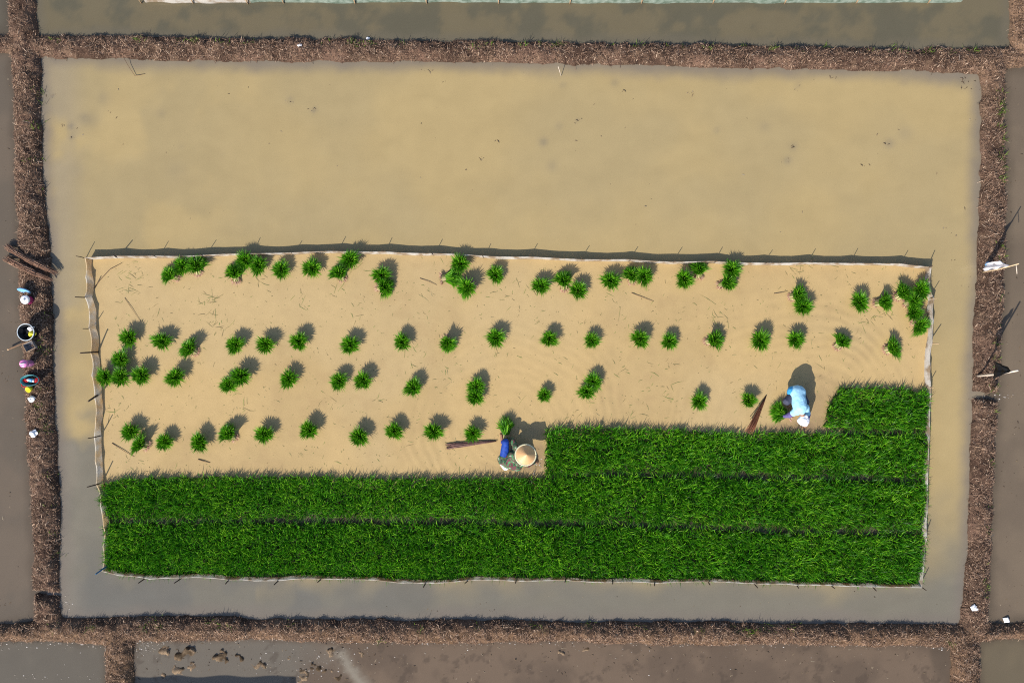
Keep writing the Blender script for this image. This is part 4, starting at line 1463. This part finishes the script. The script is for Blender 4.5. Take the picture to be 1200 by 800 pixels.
# small things below the basin
p = on_bund(34.5, 455, .06)
t = empty('cup', p, 0, 'small yellow cup just below the teal basin', 'cup')
t.rotation_euler = (math.radians(20), math.radians(-15), 0)
lathe('shell', [(0, .01), (.045, .01), (.065, .10), (.070, .10), (.052, 0), (0, 0)], M['yellow'], t, 24)
for (lx, ly, s_, lab, sd_) in ((37.5, 467, (.065, .06, .05), 'crumpled white bag on the left bund just below the yellow cup', 61), (40, 508, (.075, .07, .04), 'crumpled white bag alone on the left bund, left of the lowest bundle row', 62),
                               (1141.5, 712, (.065, .06, .03), 'crumpled white plastic litter on the lower right bund junction', 63)):
    p = on_bund(lx, ly)
    o = crumple('plastic_bag', s_, M['whitebag'], sd_)
    o.location = p + Vector((0, 0, .02))
    tag(o, lab, 'bag')
# pale blue carton piece in the lower right water
p = at(1179, 726, .03)
bm = bmesh.new()
bmesh.ops.create_grid(bm, x_segments=6, y_segments=6, size=.055)
for v in bm.verts:
    v.co.z = .02 * math.sin(v.co.x * 30) + .015 * math.cos(v.co.y * 26 + 1)
ex = bmesh.ops.extrude_face_region(bm, geom=bm.faces[:])
for v in ex['geom']:
    if isinstance(v, bmesh.types.BMVert):
        v.co.z += .008
o = bm_obj('wrapper', bm, M['whitebag'])
o.location = (p.x, p.y, .03)
o.rotation_euler = (0.15, 0.1, .3)
tag(o, 'square pale wrapper in the water at the lower right corner', 'wrapper')
for (lx, ly, s_, lab) in ((51, 53, .03, 'tiny white scrap on the top bund, left of the others'), (131, 45.5, .03, 'tiny pale scrap on the north rim of the top bund')):
    o = crumple('scrap', (s_ * 1.4, s_, s_ * .5), M['whitebag'], int(lx))
    p = on_bund(lx + 300, ly)
    o.location = p + Vector((0, 0, .015))
    tag(o, lab, 'scrap')

# ------------------------------------------------------------------ people


def capsule_into(bm, a, b, ra, rb, seg=18):
    a, b = Vector(a), Vector(b)
    d = b - a
    L = max(d.length, 1e-4)
    q = Vector((0, 0, 1)).rotation_difference(d.normalized())
    prof = []
    for k in range(7):
        t = -math.pi / 2 + k / 6 * math.pi / 2
        prof.append((ra * math.cos(t), ra * math.sin(t)))
    for k in range(7):
        t = k / 6 * math.pi / 2
        prof.append((rb * math.cos(t), L + rb * math.sin(t)))
    rings = []
    for r, z in prof:
        if r < 1e-5:
            rings.append([bm.verts.new(a + q @ Vector((0, 0, z)))])
        else:
            rings.append([bm.verts.new(a + q @ Vector((r * math.cos(6.28318 * k / seg), r * math.sin(6.28318 * k / seg), z))) for k in range(seg)])
    for A, B_ in zip(rings, rings[1:]):
        for k in range(seg):
            k2 = (k + 1) % seg
            if len(A) == 1:
                bm.faces.new((A[0], B_[k2], B_[k]))
            elif len(B_) == 1:
                bm.faces.new((A[k], A[k2], B_[0]))
            else:
                bm.faces.new((A[k], A[k2], B_[k2], B_[k]))


def ell_into(bm, c_, rad, rot=None):
    mtx = Matrix.Translation(c_) @ (rot.to_4x4() if rot else Matrix.Identity(4)) @ Matrix.Diagonal((*rad, 1))
    bmesh.ops.create_uvsphere(bm, u_segments=20, v_segments=14, radius=1.0, matrix=mtx)


def fuse(name, bm, m, parent, voxel=0.010, smooth=4, folds=0.0):
    """melt overlapping limbs into one continuous skin"""
    bmesh.ops.recalc_face_normals(bm, faces=bm.faces)
    me = bpy.data.meshes.new(name)
    bm.to_mesh(me)
    bm.free()
    tmp = bpy.data.objects.new(name, me)
    COL.objects.link(tmp)
    md = tmp.modifiers.new('r', 'REMESH')
    md.mode = 'VOXEL'
    md.voxel_size = voxel
    s_ = tmp.modifiers.new('s', 'SMOOTH')
    s_.factor = 0.5
    s_.iterations = smooth
    if folds:
        tx = bpy.data.textures.new('folds', 'CLOUDS')
        tx.noise_scale = 0.075
        dm = tmp.modifiers.new('d', 'DISPLACE')
        dm.texture = tx
        dm.strength = folds
        dm.mid_level = 0.5
    dg = bpy.context.evaluated_depsgraph_get()
    out = bpy.data.meshes.new_from_object(tmp.evaluated_get(dg))
    bpy.data.objects.remove(tmp)
    out.polygons.foreach_set('use_smooth', np.ones(len(out.polygons), dtype=bool))
    return link(name, out, m, parent, True)


def hand_into(bm, wrist, dirv, up, s=1.0, curl=0.9, mirror=1):
    """palm, four unequal curled fingers and a thumb from the side of the palm"""
    d = Vector(dirv).normalized()
    n_ = Vector(up).normalized()
    side = d.cross(n_).normalized() * mirror
    n_ = side.cross(d).normalized() * mirror
    W = Vector(wrist)
    for k in range(4):
        o = side * (-.03 + .02 * k) * s
        capsule_into(bm, W + d * .01 * s + o * .6, W + d * .085 * s + o, .014 * s, .012 * s, 10)
        L = (.036, .045, .042, .032)[k] * s
        p = W + d * .085 * s + o
        ang = 0
        for j in range(3):
            ang += curl * (.5 + .25 * j)
            q = p + (d * math.cos(ang) - n_ * math.sin(ang)) * L * (1 - .22 * j)
            capsule_into(bm, p, q, .0095 * s, .0085 * s, 8)
            p = q
    p = W + d * .025 * s - side * .035 * s
    q = p + (d * .6 - side * .7 - n_ * .4).normalized() * .04 * s
    capsule_into(bm, p, q, .012 * s, .011 * s, 8)
    capsule_into(bm, q, q + (d * .9 + side * .1 - n_ * .5).normalized() * .035 * s, .0105 * s, .009 * s, 8)


def head_into(bm, c_, fwd, up):
    """skull, jaw, nose, ears, eye sockets, lips"""
    f = Vector(fwd).normalized()
    s_ = f.cross(Vector(up)).normalized()
    u = s_.cross(f).normalized()
    R = Matrix((s_, f, u)).transposed()
    c_ = Vector(c_)
    ell_into(bm, c_ + u * .025, (.078, .095, .09), R)
    ell_into(bm, c_ + f * .02 - u * .05, (.058, .07, .07), R)
    capsule_into(bm, c_ + f * .092 + u * .005, c_ + f * .108 - u * .03, .010, .015, 10)
    for sg in (-1, 1):
        ell_into(bm, c_ + s_ * sg * .08 - u * .005, (.012, .026, .034), R)
        ell_into(bm, c_ + s_ * sg * .032 + f * .082 + u * .02, (.02, .016, .010), R)
    ell_into(bm, c_ + f * .088 - u * .062, (.024, .014, .010), R)
    return s_, f, u, R


# --- worker in camouflage with a conical hat, squatting, turned to the seedlings on the right
base = at(600, 536, 0)
W1 = empty('person', (base.x, base.y, BZ), 0, 'squatting worker in camouflage shirt, blue trousers and conical straw hat, holding a bundle', 'person', 'workers pulling rice seedlings')
hip, chest, neck = at(594, 540, .23), at(604, 534, .36), at(611, 533, .42)
head = at(616, 532.5, .45)
shL, shR = at(605, 525, .39), at(608, 542, .37)
elL, haL = at(601, 516, .34), at(597, 512, .19)
elR, haR = at(619, 544.5, .22), at(628, 541, .07)
hpL, knL, anL, toL = at(590.5, 538.5, .25), at(592.5, 518, .43), at(588.5, 518, .07), at(587.5, 509.5, .035)
hpR, knR, anR, toR = at(599, 538.5, .22), at(605, 524, .24), at(606, 530, .06), at(608, 523, .035)
bm = bmesh.new()
capsule_into(bm, hip, chest, .125, .13)
capsule_into(bm, hpL, hpR, .10, .10)
capsule_into(bm, shL, shR, .065, .065)
capsule_into(bm, chest, neck, .09, .05)
capsule_into(bm, neck, head, .048, .05)
head_into(bm, head, (0.75, -.1, -.65), (.6, 0, .75))
for sh, el, ha, upv, mr in ((shL, elL, haL, (0, 1, .4), 1), (shR, elR, haR, (0, 0, 1), -1)):
    capsule_into(bm, sh, el, .052, .040)
    capsule_into(bm, el, ha, .039, .026)
    hand_into(bm, ha, (ha - el), upv, 1.0, .8, mr)
for hp, kn, an, to in ((hpL, knL, anL, toL), (hpR, knR, anR, toR)):
    capsule_into(bm, hp, kn, .080, .056)
    capsule_into(bm, kn, an, .052, .035)
    capsule_into(bm, an - Vector((0, .03, .03)), to, .036, .032)
    for k in range(5):
        o = Vector((.018 * (k - 2), 0, 0))
        capsule_into(bm, to + o + Vector((0, .01, -.01)), to + o + Vector((0, .04 - .004 * abs(k - 1), -.014)), .011, .009, 8)
fuse('body', bm, M['skin'], W1, .0085, 3)
bm = bmesh.new()
capsule_into(bm, hip + Vector((.02, .01, .02)), chest, .165, .165)
capsule_into(bm, hip + Vector((.06, -.05, 0)), chest + Vector((.02, -.06, -.03)), .14, .13)
capsule_into(bm, shL, shR, .092, .085)
capsule_into(bm, chest, neck, .12, .062)
capsule_into(bm, shL, elL, .078, .066)
capsule_into(bm, elL, elL.lerp(haL, .75), .064, .048)
capsule_into(bm, shR, elR, .076, .062)
capsule_into(bm, elR, elR.lerp(haR, .7), .060, .046)
capsule_into(bm, at(592, 541, .26), at(603, 546, .27), .10, .11)
capsule_into(bm, at(597, 543, .29), at(606, 546, .29), .12, .12)
capsule_into(bm, at(589.8, 538.5, .28), at(595, 542, .29), .135, .13)
fuse('shirt', bm, M['camo'], W1, .012, 3, .03)
bm = bmesh.new()
capsule_into(bm, hpL + Vector((.01, .0, .0)), hpR, .11, .11)
capsule_into(bm, hpL, knL, .112, .082)
capsule_into(bm, knL, knL.lerp(anL, .55), .078, .066)
capsule_into(bm, hpR, knR, .108, .078)
capsule_into(bm, knR, knR.lerp(anR, .55), .074, .062)
fuse('trousers', bm, M['bluetrouser'], W1, .012, 3, .02)
bm = bmesh.new()
capsule_into(bm, at(588.2, 541.5, .25), at(592.5, 547.5, .25), .07, .07)
fuse('undershirt', bm, M['capwhite'], W1, .012, 2, .02)
hatc = head + Vector((.0, .0, .045))
hq = Vector((0, 0, 1)).rotation_difference(Vector((.10, .16, 1)).normalized())
bm = bmesh.new()
hb = [(.235, 0), (.16, .060), (.08, .128), (.022, .178), (0, .188)]
hat = lathe('hat', hb + [(0, .170), (.08, .112), (.16, .047), (.232, -.008), (.235, 0)], M['hat'], W1, 48)
hat.location = hatc - W1.location
hat.rotation_mode = 'QUATERNION'
hat.rotation_quaternion = hq
bm2 = bmesh.new()
tube_into(bm2, [(.235 * math.cos(k / 48 * 6.2832), .235 * math.sin(k / 48 * 6.2832), -.002) for k in range(49)], .018, 8)
bm_obj('rim', bm2, M['hatpale'], hat)
bm.free()
# bundle in the hand
place_bundle(592.5, 500, 'f', 4, 1.0, 'rice bundle held flat in the left hand of the camouflage worker', 1, z=.03, group='rice bundles held by the workers')

# --- worker in a pale blue shirt and white headcloth, bent low, back to the sky
base = at(934, 472, 0)
W2 = empty('person', (base.x, base.y, BZ), 0, 'stooping worker in pale blue shirt and white headcloth gathering seedlings into a bundle', 'person', 'workers pulling rice seedlings')
hip, chest, neck = at(934, 461, .42), at(937.5, 476, .52), at(940.5, 486, .50)
head = at(941.5, 492.5, .43)
shR, shL = at(932.5, 482, .47), at(943.5, 478, .47)
elR, haR = at(925, 486.5, .30), at(918.5, 487.5, .17)
elL, haL = at(947, 486, .27), at(944, 497, .10)
hpR, knR, anR, toR = at(931, 462, .38), at(922, 470, .42), at(927, 468, .07), at(925, 476, .035)
hpL, knL, anL, toL = at(938, 462, .38), at(944, 471, .40), at(941, 467, .07), at(943, 476, .035)
bm = bmesh.new()
capsule_into(bm, hip, chest, .125, .125)
capsule_into(bm, hpL, hpR, .10, .10)
capsule_into(bm, shL, shR, .065, .065)
capsule_into(bm, chest, neck, .09, .05)
capsule_into(bm, neck, head, .048, .05)
head_into(bm, head, (.15, -.55, -.8), (0, -.8, .55))
for sh, el, ha, upv, mr in ((shL, elL, haL, (0, 0, 1), 1), (shR, elR, haR, (0, 0, 1), -1)):
    capsule_into(bm, sh, el, .052, .040)
    capsule_into(bm, el, ha, .039, .026)
    hand_into(bm, ha, (ha - el), upv, 1.0, .8, mr)
for hp, kn, an, to in ((hpL, knL, anL, toL), (hpR, knR, anR, toR)):
    capsule_into(bm, hp, kn, .080, .056)
    capsule_into(bm, kn, an, .052, .035)
    capsule_into(bm, an - Vector((0, -.03, .03)), to, .036, .032)
    for k in range(5):
        o = Vector((.018 * (k - 2), 0, 0))
        capsule_into(bm, to + o + Vector((0, -.01, -.01)), to + o + Vector((0, -.04 + .004 * abs(k - 2), -.014)), .011, .009, 8)
fuse('body', bm, M['skin'], W2, .0085, 3)
bm = bmesh.new()
capsule_into(bm, hip + Vector((0, .03, 0)), chest, .165, .165)
capsule_into(bm, hip + Vector((-.02, 0, 0)), hip + Vector((.04, .02, 0)), .16, .16)
capsule_into(bm, chest, chest.lerp(neck, .55), .14, .09)
capsule_into(bm, shL, shR, .10, .095)
capsule_into(bm, shL, shL.lerp(elL, .8), .082, .07)
capsule_into(bm, shR, shR.lerp(elR, .35), .085, .078)
sh_ = fuse('shirt', bm, M['shirtblue'], W2, .012, 5, .016)
bm = bmesh.new()
hc = hip + Vector((-.005, .075, -.01))
capsule_into(bm, hc + Vector((-.085, -.03, -.02)), hc + Vector((.075, -.01, -.02)), .125, .115)
fuse('shirt_hem', bm, M['collar'], W2, .012, 3, .02)
bm = bmesh.new()
capsule_into(bm, hpL, hpR, .125, .125)
capsule_into(bm, hpR, knR, .112, .088)
capsule_into(bm, knR, anR, .082, .058)
capsule_into(bm, hpL, knL, .112, .088)
capsule_into(bm, knL, anL, .082, .058)
fuse('trousers', bm, M['greytrouser'], W2, .012, 3, .02)
bm = bmesh.new()
capsule_into(bm, shR.lerp(elR, .2), elR, .070, .062)
capsule_into(bm, elR, elR.lerp(haR, .85), .060, .046)
fuse('sleeve', bm, M['purplesleeve'], W2, .011, 2, .015)
bm = bmesh.new()
capsule_into(bm, elL.lerp(shL, .2), elL, .066, .060)
capsule_into(bm, elL, elL.lerp(haL, .85), .058, .046)
fuse('sleeve', bm, M['purplesleeve'], W2, .011, 2, .015)
bm = bmesh.new()
ell_into(bm, head + Vector((0, .0, .03)), (.125, .13, .12))
ell_into(bm, head + Vector((-.07, -.01, .0)), (.075, .07, .06))
ell_into(bm, head + Vector((.03, -.075, .0)), (.08, .065, .06))
capsule_into(bm, head + Vector((-.03, .07, .06)), head + Vector((.04, .09, .07)), .055, .05)
fuse('headcloth', bm, M['capwhite'], W2, .010, 3, .03)
place_bundle(911, 483, 'f', 80, 1.12, 'rice bundle held at the stems by the worker in pale blue', 0, z=.03, group='rice bundles held by the workers')

# ------------------------------------------------------------------ unseen roof below the frame, added only to shade the bottom left paddy
p = at(195, 935, 0)
shade_caster = empty('added_shade_roof', (p.x, p.y, 0), 0, 'unseen roof on posts added to cast shade on the bottom left paddy', 'shade caster')
ROOFZ = 1.9
x0, x1, y0, y1 = -2.6, 1.75, -1.0, 0.85
for qx in (x0 + .1, x1 - .1):
    for qy in (y0 + .1, y1 - .1):
        tube('post', [(qx, qy, -.1), (qx + .02, qy, 1.0), (qx, qy, ROOFZ - .02)], .045, M['wood'], shade_caster, 8)
bm = bmesh.new()
nx_, ny_ = 24, 8
top, bot = [], []
for L_, dz in ((top, .01), (bot, -.01)):
    for j in range(ny_ + 1):
        L_.append([bm.verts.new((x0 + (x1 - x0) * i / nx_, y0 + (y1 - y0) * j / ny_ + .012 * math.sin(i * .9), ROOFZ + .12 - .18 * abs(j / ny_ - .5) + .02 * math.sin(i) + dz)) for i in range(nx_ + 1)])
for j in range(ny_):
    for i in range(nx_):
        bm.faces.new((top[j][i], top[j][i + 1], top[j + 1][i + 1], top[j + 1][i]))
        bm.faces.new((bot[j][i], bot[j + 1][i], bot[j + 1][i + 1], bot[j][i + 1]))
bm_obj('roof', bm, M['shade_roof'], shade_caster)
